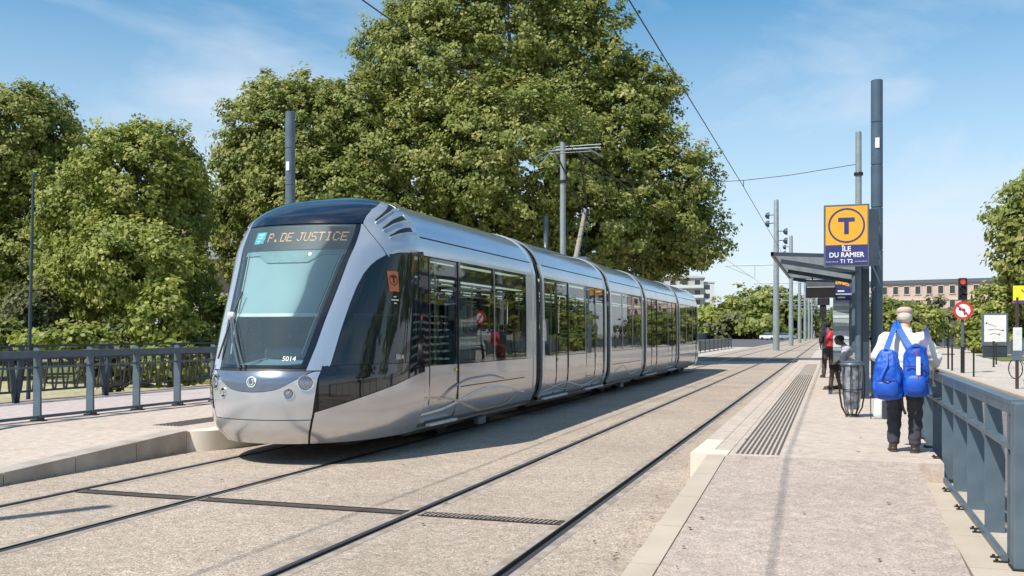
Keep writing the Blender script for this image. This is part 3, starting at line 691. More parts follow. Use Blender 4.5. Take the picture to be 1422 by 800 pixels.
    for s in (-1, 1):
        tpatch('pillar_lining', 'cabdark', sgn(s, lambda u, v: (lambda z: (lerp(AW(max(z,1.12))-.02, min(BG(z)+.01, 1), u), z))(lerp(1.12, 2.6, v))), 4, 30, -.026, .01)
    # cab interior
    def bx(*a, **k): return [None]
    ib = MB().box(-1.14, 1.14, 1.92, 1.96, .35, 2.75); ib.v = [tuple(fl(v)) for v in ib.v]; ib.build('cab_bulkhead', M['cabdark'], P_)
    ib = MB().box(-.85, .85, .95, 1.95, .30, .36); ib.v = [tuple(fl(v)) for v in ib.v]; ib.build('cab_floor', M['interdk'], P_)
    tpatch('dashboard', 'dash', lambda u, v: ((2*u-1)*.8, lerp(.95,1.14,v)), 24, 2, -.05, .01)
    dd = MB(); 
    for j in range(2):
        pass
    vs = []; n = 20
    for i in range(n+1):
        a = (2*i/n-1)*.85; p = NP(a, 1.14)+NN(a, 1.14)*-.05; vs += [p, Vector((p.x*.8, max(p.y, .95)+.25, 1.27)), Vector((p.x*.8, 1.3, 1.0))]
    fs = []
    for i in range(n): fs += [(3*i, 3*i+3, 3*i+4, 3*i+1), (3*i+1, 3*i+4, 3*i+5, 3*i+2)]
    dd.add([fl(v) for v in vs], fs); dd.build('dashboard_top', M['dash'], P_, True)
    dp = MB().blob((0,1.0,1.28),(.42,.22,.10),.6); dp.v = [tuple(fl(Vector(v))) for v in dp.v]; dp.build('instrument_hood', M['cabdark'], P_, True)
    dp = MB().blob((0,1.62,1.25),(.24,.08,.45),.6).blob((0,1.42,.9),(.25,.22,.08),.6).blob((0,1.63,1.82),(.13,.05,.13),.6); dp.v = [tuple(fl(Vector(v))) for v in dp.v]; dp.build('driver_seat', M['cabdark'], P_, True)
    if not FLIP[0]:
        tpatch('sun_blind', 'blind', lambda u, v: ((2*u-1)*(AW(lerp(1.78,2.52,v))-.075), lerp(1.78,2.52,v)), 24, 10, -.05, .004)
        tpatch('blind_bar', 'white', lambda u, v: ((2*u-1)*(AW(1.77)-.055), lerp(1.748,1.786,v)), 24, 1, -.045, .02)
        def hd(u, v):
            a = (2*u-1)*(AW(2.6)-.05); d = max(0, min(1, (.20-abs(a))/.08)); return a, lerp(2.50-.095*d, 2.615, v)
        tpatch('header_panel', 'teal_trim', hd, 40, 4, -.035, .01)
        tpatch('destination_display', 'ledpanel', lambda u, v: ((2*u-1)*(AW(2.7)-.05), lerp(2.62,2.83,v)), 24, 4, -.034, .01)
        for s in (-1, 1):
            tpatch('blind_guide', 'white', sgn(s, lambda u, v: (lerp(AW(lerp(1.3,2.5,v))-.066, AW(lerp(1.3,2.5,v))-.060, u), lerp(1.3,2.5,v))), 1, 12, -.04, .01)
            tpatch('side_blind_bar', 'offwhite', sgn(s, lambda u, v: (lerp(.50,.78,u), lerp(1.742,1.768,v))), 12, 1, -.012, .015)
        for s in (-1, 1):
            tpatch('cab_side_post', 'glossblack', sgn(s, lambda u, v: (lambda z: (lerp(.962, 1.0, u), z))(lerp(1.16,2.56,v))), 2, 20, .002, .02)
            tpatch('cab_side_post', 'glossblack', sgn(s, lambda u, v: (lambda z: (lerp(.885, .890, u), z))(lerp(1.16,2.56,v))), 1, 20, .002, .02)
def find_a(x, z):
    lo, hi = 0.0, 1.0; ax = abs(x)
    for _ in range(30):
        m = (lo+hi)/2
        if abs(NP(m, z).x) < ax: lo = m
        else: hi = m
    return math.copysign(lo, x)
def find_as(s, z):
    lo, hi = 0.0, 1.0
    for _ in range(30):
        m = (lo+hi)/2
        if NP(m, z).y < s: lo = m
        else: hi = m
    return lo
def wrap_front(me, cx, cz, off, m, name, slope=1.0):
    for v in me.vertices:
        x, z = cx+v.co.x, cz+v.co.y*slope; a = find_a(x, z); v.co = NP(a, z)+NN(a, z)*off
    me.materials.append(M[m]); return put(name, me, TRAM)
def wrap_side(me, cs, cz, off, m, name):
    for v in me.vertices:
        s, z = cs+v.co.x, cz+v.co.y
        if s < LN: a = find_as(s, z); v.co = NP(a, z)+NN(a, z)*off
        else: v.co = Vector((interp(WT, z)+off, s, z))
    me.materials.append(M[m]); return put(name, me, TRAM)
nose()
FLIP[0] = True; nose(); FLIP[0] = False
F57 = {'P': ('11110','10001','10001','11110','10000','10000','10000'), '.': ('00000','00000','00000','00000','00000','01100','01100'), 'D': ('11110','10001','10001','10001','10001','10001','11110'),
 'E': ('11111','10000','10000','11110','10000','10000','11111'), 'J': ('00111','00010','00010','00010','00010','10010','01100'), 'U': ('10001','10001','10001','10001','10001','10001','01110'), 'S': ('01111','10000','10000','01110','00001','00001','11110'),
 'T': ('11111','00100','00100','00100','00100','00100','00100'), 'I': ('01110','00100','00100','00100','00100','00100','01110'), 'C': ('01110','10001','10000','10000','10000','10001','01110'), ' ': ('00000',)*7}
def led_text():
    mb = MB(); x0 = -.40; p = .0160; q = .0165; x = x0
    for ch in 'P. DE JUSTICE':
        for r_, row in enumerate(F57[ch]):
            for c_, bit in enumerate(row):
                if bit == '1':
                    a = x+c_*p; b = .055-r_*q; mb.add([(a-.006,b-.0065,0),(a+.006,b-.0065,0),(a+.006,b+.0065,0),(a-.006,b+.0065,0)], [(0,1,2,3)])
        x += p*(3.2 if ch in '. ' else 5.8)
    wrap_front(mb.mesh('lettering', None), .03, 2.722, -.024, 'amber', 'lettering')
def sub(me, n=1):
    bm = bmesh.new(); bm.from_mesh(me); bmesh.ops.triangulate(bm, faces=bm.faces); 
    bmesh.ops.subdivide_edges(bm, edges=[e for e in bm.edges if e.calc_length() > 0.05], cuts=2, use_grid_fill=True); bm.to_mesh(me); bm.free(); return me
wrap_front(sub(text_mesh('P. DE JUSTICE', .165, .98, 0, .004)), .10, 2.722, -.022, 'amber', 'lettering') if False else led_text()
q = MB().prism([(-.085,-.075),(.085,-.075),(.085,.075),(-.085,.075)], 0, .001).mesh('route_sticker', None); wrap_front(sub(q), -.515, 2.725, -.02, 'tealsq', 'route_sticker')
for k in range(3):
    q = MB().prism([(-.055+.01*k,-.006),(.06-.015*k,-.006),(.06-.015*k,.008),(-.055+.01*k,.008)], 0, .001).mesh('sticker_line', None); wrap_front(q, -.515, 2.77-.045*k, -.016, 'white', 'sticker_line')
wrap_front(text_mesh('5014', .075, 1, 0, .001), .38, 1.235, .004, 'white', 'fleet_number')
rg = MB(); ring_mesh(rg, (0,0,0), .048, .062, .001, 24, 'y', .5, 5.9)
ring_mesh(rg, (-.004,0,0), .028, .036, .001, 20, 'y', 2.4, 7.6)
rg.v = [(x, z, 0) for x, y, z in rg.v]; rg.add([(.03,.03,0),(.055,.05,0),(.07,.02,0),(.06,-.02,0)], [(0,1,2,3)])
wrap_front(rg.mesh('front_emblem', None), 0, .975, .006, 'offwhite', 'front_emblem')
# T sticker, its small lettering and the fleet number on the cab side window
q = MB().prism([(-.085,-.125),(.085,-.125),(.085,.125),(-.085,.125)], 0, .001).mesh('T_sticker', None); wrap_side(sub(q), 1.31, 2.17, .004, 'orange', 'route_sticker')
rg = MB(); ring_mesh(rg, (0,0,0), .058, .068, .001, 24); rg.v = [(x, z, 0) for x, y, z in rg.v]; wrap_side(rg.mesh('ring', None), 1.31, 2.185, .007, 'blackm', 'sticker_ring')
wrap_side(text_mesh('T', .11, 1, 0, .006), 1.31, 2.185, .008, 'blackm', 'lettering')
for k, l_ in enumerate((.05,.13,.045)):
    q = MB().prism([(-l_/2,-.008),(l_/2,-.008),(l_/2,.008),(-l_/2,.008)], 0, .001).mesh('sticker_line', None); wrap_side(q, 1.31, 1.98-.04*k, .004, 'white', 'sticker_line')
wrap_side(text_mesh('5014', .085, 1, 0, .002), 1.36, 1.235, .004, 'white', 'fleet_number')
q = MB().lathe([(.03,0),(.028,.008),(.001,.01)], n=12).mesh('side_marker', None); wrap_side(q, 1.93, 1.73, .006, 'red', 'side_marker')
# wipers
def on(x, z, o): a = find_a(x, z); return NP(a, z)+NN(a, z)*o
wp = MB().tube([on(-.20,1.12,.03), on(-.36,1.40,.06), on(-.53,1.72,.055)], .013, 6).tube([on(-.13,1.12,.03), on(-.30,1.40,.06), on(-.51,1.72,.05)], .010, 6)
wp.build('wiper_arm', M['greyframe'], TRAM, True)
MB().tube([on(-.63,1.22,.03), on(-.54,1.70,.035), on(-.485,2.02,.03)], .012, 5).build('wiper_blade', M['black'], TRAM, True)
MB().blob(on(-.53,1.72,.05), (.05,.03,.05), .7, 10, 6).build('wiper_joint', M['offwhite'], TRAM, True)
# ---- bodies
SH = 2.785
def side_strip(s0, s1, z0, z1, m, name, off=0.0, nz=6, parent=TRAM, thick=0.03, side=1, ns=1, smooth=True):
    pf = lambda a, z: Vector((side*interp(WT, z), a, z))
    def nf(a, z):
        d = (interp(WT, z+.01)-interp(WT, z-.01))/.02; n = Vector((side, 0, -d)); return n.normalized()
    mb = patch(lambda u, v: (lerp(s0, s1, u), lerp(z0, z1, v)), ns, nz, off, thick, None, None, nf, pf)
    return mb.build(name, M[m], parent, smooth)
def window(s0, s1, side, parent=TRAM, z0=1.10, z1=2.535, g='sideglass', vent=False):
    side_strip(s0, s1, z0, z1, g, 'window', -.006, 4, parent, .004, side)
    fr_ = MB(); x = side
    for a, b, c, d in ((s0,s0+.035,z0,z1),(s1-.035,s1,z0,z1),(s0+.035,s1-.035,z0,z0+.03),(s0+.035,s1-.035,z1-.03,z1)):
        patch(lambda u, v: (lerp(a,b,u), lerp(c,d,v)), 1, 4, -.002, .03, None, fr_, lambda a_, z_: Vector((side,0,0)), lambda a_, z_: Vector((side*interp(WT,z_), a_, z_)))
    fr_.build('window_frame', M['glossblack'], parent)
def door(s0, s1, side, leaves):
    d = empty('door', (0,0,0)); d.parent = TRAM
    w_ = (s1-s0)/leaves
    for k in range(leaves):
        a, b = s0+k*w_+.014, s0+(k+1)*w_-.014
        side_strip(a, b, .345, 1.095, 'silver_side', 'door_panel', -.012, 6, d, .03, side)
        side_strip(a, b, 1.098, 2.53, 'doorglass', 'door_glass', -.012, 4, d, .004, side)
        fr_ = MB()
        for p, q_, c, e in ((a,a+.05,1.10,2.53),(b-.05,b,1.10,2.53),(a+.05,b-.05,2.49,2.53)):
            patch(lambda u, v: (lerp(p,q_,u), lerp(c,e,v)), 1, 4, -.009, .025, None, fr_, lambda a_, z_: Vector((side,0,0)), lambda a_, z_: Vector((side*interp(WT,z_), a_, z_)))
        fr_.build('door_frame', M['glossblack'], d)
    for e in (s0-.006, s1+.006): side_strip(e-.013, e+.013, .335, 2.535, 'black', 'door_seal', .003, 8, d, .02, side)
    if leaves == 2: side_strip((s0+s1)/2-.011, (s0+s1)/2+.011, .345, 2.53, 'black', 'door_seal', -.002, 8, d, .02, side)
    yb = (s0+s1)/2 if leaves == 2 else s1-.09; MB().lathe([(.028,0),(.026,.012),(.001,.014)], (side*1.245-(.0 if side > 0 else .014), yb+(.05 if leaves == 2 else 0), 1.02), 12, 'x').build('door_button', M['byellow'], d)
    x = side*1.17
    MB().box(min(x, x+side*.075), max(x, x+side*.075), s0+.03, s1-.03, .30, .33, .004).build('door_sill', M['offwhite'], d)
ARCH = [3.255-(3.255-SH)*(1-k/14)**1.7 for k in range(15)]
def roof_skin(s0, s1, m, name, off, zlo=SH, thick=.03):
    mb = MB(); prof = []
    zs = [zlo+(3.262-zlo)*(1-(1-k/16)**2.2) for k in range(17)]
    R_ = [(interp(WT, z)*(1 if z < 3.2601 else 0), z) for z in zs]
    R_ = [(x, ZM(z)) for x, z in R_]
    pts = [(x, z) for x, z in R_]+[(-x, z) for x, z in reversed(R_[:-1])]
    ns = len(pts); vs = []
    for s in (s0, s1):
        for i, (x, z) in enumerate(pts):
            a = Vector((pts[min(i+1, ns-1)][0]-pts[max(i-1, 0)][0], 0, pts[min(i+1, ns-1)][1]-pts[max(i-1, 0)][1]))
            n = Vector((a.z, 0, -a.x)).normalized()
            vs.append(Vector((x, s, z))+n*off)
        for i, (x, z) in enumerate(pts):
            a = Vector((pts[min(i+1, ns-1)][0]-pts[max(i-1, 0)][0], 0, pts[min(i+1, ns-1)][1]-pts[max(i-1, 0)][1]))
            n = Vector((a.z, 0, -a.x)).normalized()
            vs.append(Vector((x, s, z))+n*(off-thick))
    K = 2*ns; fs = []
    for i in range(ns-1):
        fs += [(i, i+1, K+i+1, K+i), (i, i+ns, i+1+ns, i+1), (K+i, K+i+1, K+i+1+ns, K+i+ns)]
    fs += [(0, K, K+ns, ns), (ns-1, 2*ns-1, K+2*ns-1, K+ns-1)]
    mb.add(vs, fs); return mb.build(name, M[m], TRAM, True)
def portal(s0, s1):
    """bright ring at a module end, following the whole section"""
    for side in (-1, 1): side_strip(s0, s1, .30, SH, 'silver', 'end_frame', .014, 12, TRAM, .05, side)
    roof_skin(s0, s1, 'silver', 'end_frame_roof', .016, SH)
def bellows(s0, s1):
    n = 7
    for k in range(n):
        a = s0+(s1-s0)*k/n; b = s0+(s1-s0)*(k+1)/n; off = -.03 if k % 2 else -.055
        for side in (-1, 1): side_strip(a, b, .28, SH, 'black', 'bellows_fold', off, 6, TRAM, .04, side)
        roof_skin(a, b, 'black', 'bellows_fold', off, SH)
def module(s0, s1, bays, fs=0.0, fe=0.0):
    """bays: list of (kind, a, b) on the right side; the left side mirrors them"""
    a0, a1 = s0+fs, s1-fe
    if fs: portal(s0, a0)
    if fe: portal(a1, s1)
    for side in (1, -1):
        cur = a0; bands = []
        for kind, a, b in bays:
            if kind in ('door', 'double'):
                if a-cur > .02: bands.append((cur, a-.006))
                cur = b+.006
        if a1-cur > .02: bands.append((cur, a1))
        for a, b in bands: side_strip(a+.003, b-.003, .26, 1.09, 'silver_side', 'lower_panel', 0, 8, TRAM, .03, side)
        side_strip(a0, a1, 2.545, 2.772, 'silver', 'cantrail', 0, 5, TRAM, .03, side)
        cur = a0
        for kind, a, b in bays:
            if a-cur > .004: side_strip(cur, a-.002, 1.095, 2.54, 'glossblack', 'window_post', -.002, 3, TRAM, .03, side)
            if kind == 'win':
                window(a, b, side)
                if b < a1-.3: side_strip(b+.012, b+.028, 1.10, 2.535, 'silver', 'pane_trim', .003, 3, TRAM, .01, side)
            else: door(a, b, side, 1 if kind == 'door' else 2)
            if kind != 'win': side_strip(a-.004, b+.004, .26, .296, 'silver_side', 'door_skirt', 0, 2, TRAM, .03, side)
            cur = b+.002
        if a1-cur > .004: side_strip(cur, a1, 1.095, 2.54, 'silver' if fe and cur < a1 and a1-cur > .25 else 'glossblack', 'window_post', -.002, 3, TRAM, .03, side)
        side_strip(a0, a1, .30, 1.09, 'black', 'seam_backing', -.035, 6, TRAM, .01, side)
        MB().box(*( (1.10,1.160) if side > 0 else (-1.160,-1.10)), s0+.01, s1-.01, SH-.06, SH+.03).build('gutter', M['blackm'], TRAM)
    n = max(2, round((a1-a0)/1.55)); w_ = (a1-a0)/n
    for k in range(n): roof_skin(a0+k*w_+.004, a0+(k+1)*w_-.004, 'silver_roof', 'roof_panel', 0.0, SH+.006)
    # inside
    MB().box(-1.16, 1.16, s0, s1, .30, .36).build('floor', M['interdk'], TRAM)
    MB().box(-1.10, 1.10, s0, s1, 2.56, 2.60).build('ceiling', M['inter'], TRAM)
    MB().box(-.98, -.80, s0+.1, s1-.1, 2.545, 2.558).box(.80, .98, s0+.1, s1-.1, 2.545, 2.558).build('ceiling_light', M['ceil_glow'], TRAM)
    for side in (-1, 1):
        MB().tube([(side*.62, s0+.2, 2.25), (side*.62, s1-.2, 2.25)], .017, 6).build('handrail', M['pole_y'], TRAM, True)
    for kind, a, b in bays:
        if kind != 'win':
            for y in (a-.06, b+.06):
                for side in (-1, 1):
                    if s0+.1 < y < s1-.1: MB().tube([(side*.86, y, .36), (side*.86, y, 2.56)], .018, 6).build('grab_pole', M['pole_y'], TRAM, True)
def make_seat():
    m = MB().blob((0,0,.43),(.23,.22,.05),.5,12,6).blob((0,.23,.80),(.22,.045,.36),.5,12,8).box(-.04,.04,-.05,.05,0,.40); return m.mesh('seat', M['seat'], True)
seat_me = make_seat()
def seats(s, side, rz=0.0, both=True):
    for x in ((.93,.46) if both else (.93,)): put('seat', seat_me, TRAM, (side*x, s, .36), rz)
B = [(6.9,7.3),(12.5,12.9),(17.1,17.5),(23.35,23.75)]
module(2.04, 6.9, [('door',2.20,3.22),('win',3.28,4.72),('win',4.76,6.38)], 0, .13)
module(7.3, 12.5, [('double',7.47,9.15),('win',9.22,10.55),('double',10.62,12.30)], .13, .13)
module(12.9, 17.1, [('win',13.1,14.35),('win',14.39,15.64),('win',15.68,16.92)], .13, .13)
module(17.5, 23.35, [('double',17.70,19.38),('win',19.45,21.40),('double',21.47,23.15)], .13, .13)
module(23.75, 28.4, [('win',23.95,25.5),('win',25.54,27.1),('door',27.18,28.2)], .13, 0)
for a, b in B: bellows(a, b)
for s, rz in ((3.75,0),(4.55,0),(5.35,PI),(6.05,PI),(9.5,0),(10.15,PI),(13.6,0),(14.4,0),(15.3,PI),(16.1,PI),(19.8,0),(20.9,PI),(24.3,0),(25.2,PI),(26.2,PI)):
    for side in (-1, 1): seats(s, side, rz)
# info panels hung inside, seen as pale squares through the glass
for s, x in ((4.05,.2),(5.0,-.3),(5.9,.15)): MB().box(x-.16,x+.16,s-.012,s+.012,1.75,2.12).build('notice_panel', M['blind'], TRAM)
for s in (4.55,5.6): MB().box(-.6,-.57,s-.1,s+.3,1.0,2.2).build('glass_screen', M['pole_y'], TRAM)
# underframe, bogies
for a, b in ((2.1,6.85),(7.4,12.4),(13,17),(17.6,23.25),(23.85,28.3)):
    MB().box(-.92,.92,a,b,.17,.30,.03).build('underframe', M['blackm'], TRAM)
for s in (1.5, 28.9): MB().box(-.6,.6,s-.35,s+.5,.15,.28,.04).build('underframe', M['blackm'], TRAM)
wm = MB().lathe([(.05,-.07),(.27,-.07),(.30,-.06),(.30,.05),(.33,.06),(.33,.075),(.05,.075)], n=24, axis='x').mesh('wheel', M['blackm'], True)
for c in (4.6, 15.0, 25.9):
    for dy in (-.9,.9):
        for x, rz in ((.72,PI),(-.72,0)): put('wheel', wm, TRAM, (x+.05*0, c+dy, .335), rz)
    MB().box(.82,.98,c-1.15,c+1.15,.22,.42,.05).box(-.98,-.82,c-1.15,c+1.15,.22,.42,.05).box(1.0,1.1,c-.16,c+.16,.12,.24,.02).build('bogie_frame', M['greyframe'], TRAM)
# coloured ribbons on the first car and fainter ones on the others
def ribbon(pts, wd, m, name='livery_stripe'):
    ks = []; n = 40
    for i in range(n+1):
        s = lerp(pts[0][0], pts[-1][0], i/n); ks.append((s, interp(pts, s)))
    vs = []; 
    for i, (s, z) in enumerate(ks):
        a = ks[max(0,i-1)]; b = ks[min(n,i+1)]; d = Vector((b[0]-a[0], b[1]-a[1])).normalized(); w_ = wd*(.35+.65*math.sin(PI*min(1,max(0,.08+.84*i/n))))
        for sg in (-1, 1):
            ss, zz = s-d.y*sg*w_/2, z+d.x*sg*w_/2; vs.append((interp(WT, zz)+.004, ss, zz))
    MB().add(vs, [(2*i, 2*i+2, 2*i+3, 2*i+1) for i in range(n)]).build(name, M[m], TRAM)
M['tan'] = mat('livery_tan', (0.62,0.50,0.36), 0.4); M['violet'] = mat('livery_violet_grey', (0.26,0.26,0.38), 0.4)
ribbon([(2.0,.47),(2.6,.49),(3.3,.57),(3.9,.65),(4.5,.70),(5.2,.66),(6.3,.52)], .048, 'white')
ribbon([(2.06,.69),(3.0,.61),(3.7,.46),(4.4,.35),(5.2,.35),(6.1,.55)], .036, 'tan')
ribbon([(2.57,.62),(3.0,.77),(3.7,.87),(4.5,.88),(5.2,.80)], .034, 'violet')
ribbon([(7.45,.45),(9.0,.55),(10.4,.42),(12.3,.6)], .02, 'white'); ribbon([(7.45,.6),(9.2,.42),(11,.6),(12.3,.5)], .016, 'tan')
ribbon([(13.1,.5),(14.4,.7),(15.6,.45),(16.9,.55)], .02, 'white'); ribbon([(18,.45),(20,.6),(22,.42),(23.1,.6)], .02, 'white')
for a, b in ((3.3,6.25),(13.2,16.7),(24.1,26.9)): 
    MB().box(interp(WT,.77)-.01, interp(WT,.77)+.003, a, b, .762, .776).build('hatch_line', M['blackm'], TRAM)
# pantograph on the roof of the third car
M['armgrey'] = mat('pantograph_arm', (0.28,0.25,0.21), 0.5)
pg = empty('pantograph', (0,0,0)); pg.parent = TRAM
MB().box(-.5,.5,13.6,15.4,3.27,3.33).box(-.35,.35,14.2,14.6,3.33,3.48).build('base_frame', M['greyframe'], pg)
MB().tube([(0,14.45,3.45),(0,15.40,4.80)], [.075,.05], 8).build('lower_arm', M['armgrey'], pg, True)
MB().tube([(.12,14.75,3.45),(.10,15.55,4.78)], .018, 6).build('coupling_rod', M['blackm'], pg)
MB().tube([(-.06,15.42,4.82),(-.3,13.72,6.02)], .022, 6).tube([(.06,15.42,4.82),(.3,13.72,6.02)], .022, 6).tube([(-.1,15.41,4.8),(.1,15.41,4.8)],.03,6).build('upper_arm', M['blackm'], pg)
MB().tube([(-.85,13.55,5.93),(-.55,13.55,6.10),(.55,13.55,6.10),(.85,13.55,5.93)], .015, 6).tube([(-.85,13.9,5.93),(-.55,13.9,6.10),(.55,13.9,6.10),(.85,13.9,5.93)], .015, 6).tube([(-.3,13.5,6.03),(-.3,13.95,6.03)],.02,5).tube([(.3,13.5,6.03),(.3,13.95,6.03)],.02,5).build('collector_head', M['greyframe'], pg)
# ------------------------------------------------------------------ stop sign, shelter and things on the platform
PZ = 0.26
def T_sign(loc, label, rz=0.0):
    r = empty('stop_sign', loc, label, 'sign', None, rz); W_, H_ = .80, 1.15
    MB().box(-W_/2,W_/2,-.045,.045,0,H_,.008).build('sign_case', M['greyframe'], r)
    MB().box(-W_/2+.035,W_/2-.035,-.052,-.044,.40,H_-.035).build('yellow_field', M['yellow'], r)
    MB().box(-W_/2+.035,W_/2-.035,-.052,-.044,.035,.397).build('navy_field', M['navy'], r)
    rg = MB(); ring_mesh(rg, (0,-.053,.76), .292, .322, .004, 48); rg.build('emblem_ring', M['navy'], r)
    MB().box(-.145,.145,-.057,-.053,.83,.905).box(-.040,.040,-.057,-.053,.60,.829).build('emblem_letter', M['navy'], r)
    flat_text('ÎLE', .125, M['white'], r, (0,-.055,.322), (PI/2,0,0), 1.0, .003)
    flat_text('DU RAMIER', .125, M['white'], r, (0,-.055,.212), (PI/2,0,0), .95, .003)
    flat_text('T1 T2', .095, M['white'], r, (0,-.055,.095), (PI/2,0,0), .95, .002)
    dm = MB().box(-.006,.006,-.055,-.052,-.006,.006).mesh('dot', M['white'])
    for s in (-1,1):
        for k in range(9): put('dot', dm, r, (s*(.155+k*.024), 0, .09))
    return r
s1 = T_sign((.27, 18.62, 2.765), 'yellow and navy T stop sign at the near end of the shelter roof')
MB().box(.40,.56,-.03,.05,.0,1.05).build('mounting_plate', M['slate_dk'], s1); MB().box(.5,.59,0,1.35,.15,.2).box(.5,.59,0,1.35,.8,.85).build('bracket', M['slate'], s1)
s2 = T_sign((.52, 44.3, 3.18), 'second T stop sign further along, half hidden under the shelter roof')
MB().tube([(.48,.0,-3.3),(.48,.0,1.2)],.06,8).build('sign_post', M['slate'], s2)
sh = empty('tram_shelter', (0,18.9,PZ), 'open slatted roof shelter with slate blue columns on the right platform', 'shelter')
XL, XR, TL_ = -1.10, .70, 8.0
rz_ = lambda x: 2.80-(x-XL)/(XR-XL)*.10
M['louvre'] = mat('louvre_light_grey', (0.26,0.29,0.31), 0.5)
def rbeam(x0, x1, y, dz, wd, th, mb): mb.beam((x0,y,rz_(x0)+dz),(x1,y,rz_(x1)+dz),wd,th)
b = MB(); rbeam(XL,XR,.03,0,.06,.07,b); rbeam(XL,XR,TL_-.03,0,.06,.07,b); b.beam((XL+.02,0,rz_(XL)),(XL+.02,TL_,rz_(XL)),.05,.08); b.beam((XR-.02,0,rz_(XR)),(XR-.02,TL_,rz_(XR)),.05,.12); b.build('roof_frame', M['slate_dk'], sh)
b = MB(); b.add([(XL,0,rz_(XL)+.072),(XR,0,rz_(XR)+.072),(XR,TL_,rz_(XR)+.072),(XL,TL_,rz_(XL)+.072),(XL,0,rz_(XL)+.09),(XR,0,rz_(XR)+.09),(XR,TL_,rz_(XR)+.09),(XL,TL_,rz_(XL)+.09)],[(0,3,2,1),(4,5,6,7),(0,1,5,4),(1,2,6,5),(2,3,7,6),(3,0,4,7)]); pass
sm = MB().beam((XL+.04,0,rz_(XL+.04)),(XR-.04,0,rz_(XR-.04)),.20,.05,(0,-.12,.99)).mesh('roof_slat', M['louvre'])
for k in range(16): put('roof_slat', sm, sh, (0,.34+k*.49,0))
for y in (.75, 4.0, 7.3):
    MB().box(.56,.70,y-.16,y-.02,-.0,rz_(.63)-.05,.006).build('column', M['slate_dk'], sh)
    MB().tube([(.50,y-.19,0),(.50,y-.19,rz_(.5)-.04)],.06,12).build('column_tube', M['slate'], sh, True)
    MB().beam((.55,y-.09,2.42),(XL+.15,y-.09,rz_(XL+.15)-.09),.05,.09).build('roof_bracket', M['slate_dk'], sh)
MB().box(.66,.675,1.0,7.1,.35,2.25).build('back_glass', M['shglass'], sh)
MB().box(.05,.66,7.62,7.635,.25,2.35).build('end_glass', mat('frosted_end_panel', (0.36,0.42,0.43), 0.25, col2=(0.30,0.37,0.38), scale=1.5), sh)
M['pale_band'] = mat('pale_light_band', (0.62,0.68,0.68), 0.6)
for k, (z, h) in enumerate(((2.2,.05),(2.02,.07),(1.86,.05),(1.70,.06),(1.50,.10),(1.22,.22),(.95,.12),(.62,.25))):
    MB().box(.06,.65,7.61,7.618,z-h/2,z+h/2).build('light_stripe', M['pale_band'], sh)  # painted pale bands stand in for sunlight falling between the roof slats
for k in range(7): MB().box(.655,.659,1.1,7.0,.5+k*.22,.5+k*.22+.06).build('light_stripe', M['pale_band'], sh)
be = empty('bench', (.50, 21.2, PZ), 'slate metal bench under the tram shelter with a person sitting on it', 'bench')
for k in range(4): MB().box(-.22+k*.10,-.13+k*.10,0,2.4,.42,.45,.006).build('seat_slat', M['slate'], be)
for y in (.3,2.1): MB().box(-.16,.18,y-.03,y+.03,0,.42).build('leg', M['slate_dk'], be)
ds = empty('display_screen', (-.25, 25.2, 2.42), 'black hanging departure display screen under the shelter roof', 'display')
MB().box(-.36,.36,-.07,.07,0,.27,.01).build('screen_case', M['screen'], ds); MB().box(-.36,.36,-.072,.07,.275,.46,.01).build('header_panel', M['greyframe'], ds)
MB().box(-.33,.33,-.074,-.07,.265,.275).build('trim_line', M['white'], ds); MB().tube([(-.2,0,.46),(-.2,0,.62)],.02,6).tube([(.2,0,.46),(.2,0,.62)],.02,6).build('hanger', M['slate_dk'], ds)
ls = empty('line_panel', (.36,25.6,2.36), 'navy line information panel hanging beside the departure screen', 'sign')
MB().box(-.25,.3,-.03,.03,0,.34,.006).build('panel', M['navy'], ls); MB().box(-.2,-.04,-.034,-.03,.22,.26).box(-.2,-.02,-.034,-.03,.06,.1).build('printed_line', M['white'], ls); MB().box(-.25,.3,-.034,-.03,.15,.175).build('divider', M['pale_band'], ls)
MB().tube([(-.1,0,.34),(-.1,0,.45)],.015,6).tube([(.2,0,.34),(.2,0,.45)],.015,6).build('hanger', M['slate_dk'], ls)
cs = empty('tram_signal', (-.24,31.6,PZ), 'small black tram signal head on a thin post beyond the shelter', 'signal')
MB().tube([(0,0,0),(0,0,2.0)],.035,8).build('post', M['slate_dk'], cs); MB().box(-.10,.10,-.1,.1,1.75,2.15,.02).build('signal_head', M['blackm'], cs); MB().box(-.17,.20,-.14,.14,2.15,2.40,.04).build('signal_hood', M['blackm'], cs)
# litter bin with hoops
lb_ = empty('litter_bin', (.30,15.2,PZ), 'litter bin of curved dark hoops with a clear bag, beside the big pole', 'bin')
rg = MB()
def torus(mb, c, R_, r, n=28, m=6):
    vs = []; fs = []
    for i in range(n):
        t = 2*PI*i/n
        for j in range(m):
            a = 2*PI*j/m; vs.append((c[0]+(R_+r*math.cos(a))*math.cos(t), c[1]+(R_+r*math.cos(a))*math.sin(t), c[2]+r*math.sin(a)))
    for i in range(n):
        for j in range(m): fs.append((i*m+j, ((i+1)%n)*m+j, ((i+1)%n)*m+(j+1)%m, i*m+(j+1)%m))
    mb.add(vs, fs)
torus(rg, (0,0,.80), .20, .022); rg.build('top_ring', M['slate'], lb_, True)
rg = MB(); torus(rg, (0,0,.03), .11, .015); rg2 = MB(); torus(rg2, (0,0,.42), .195, .008); rg2.build('middle_ring', M['blackm'], lb_, True); rg.build('base_ring', M['blackm'], lb_, True)
for k in range(10):
    t = 2*PI*k/10+.2; q = [(r*math.cos(t), r*math.sin(t), z) for r, z in ((.21,.80),(.235,.6),(.232,.35),(.19,.15),(.11,.03))]
    MB().tube(q, .011, 6).build('hoop', M['blackm'], lb_, True)
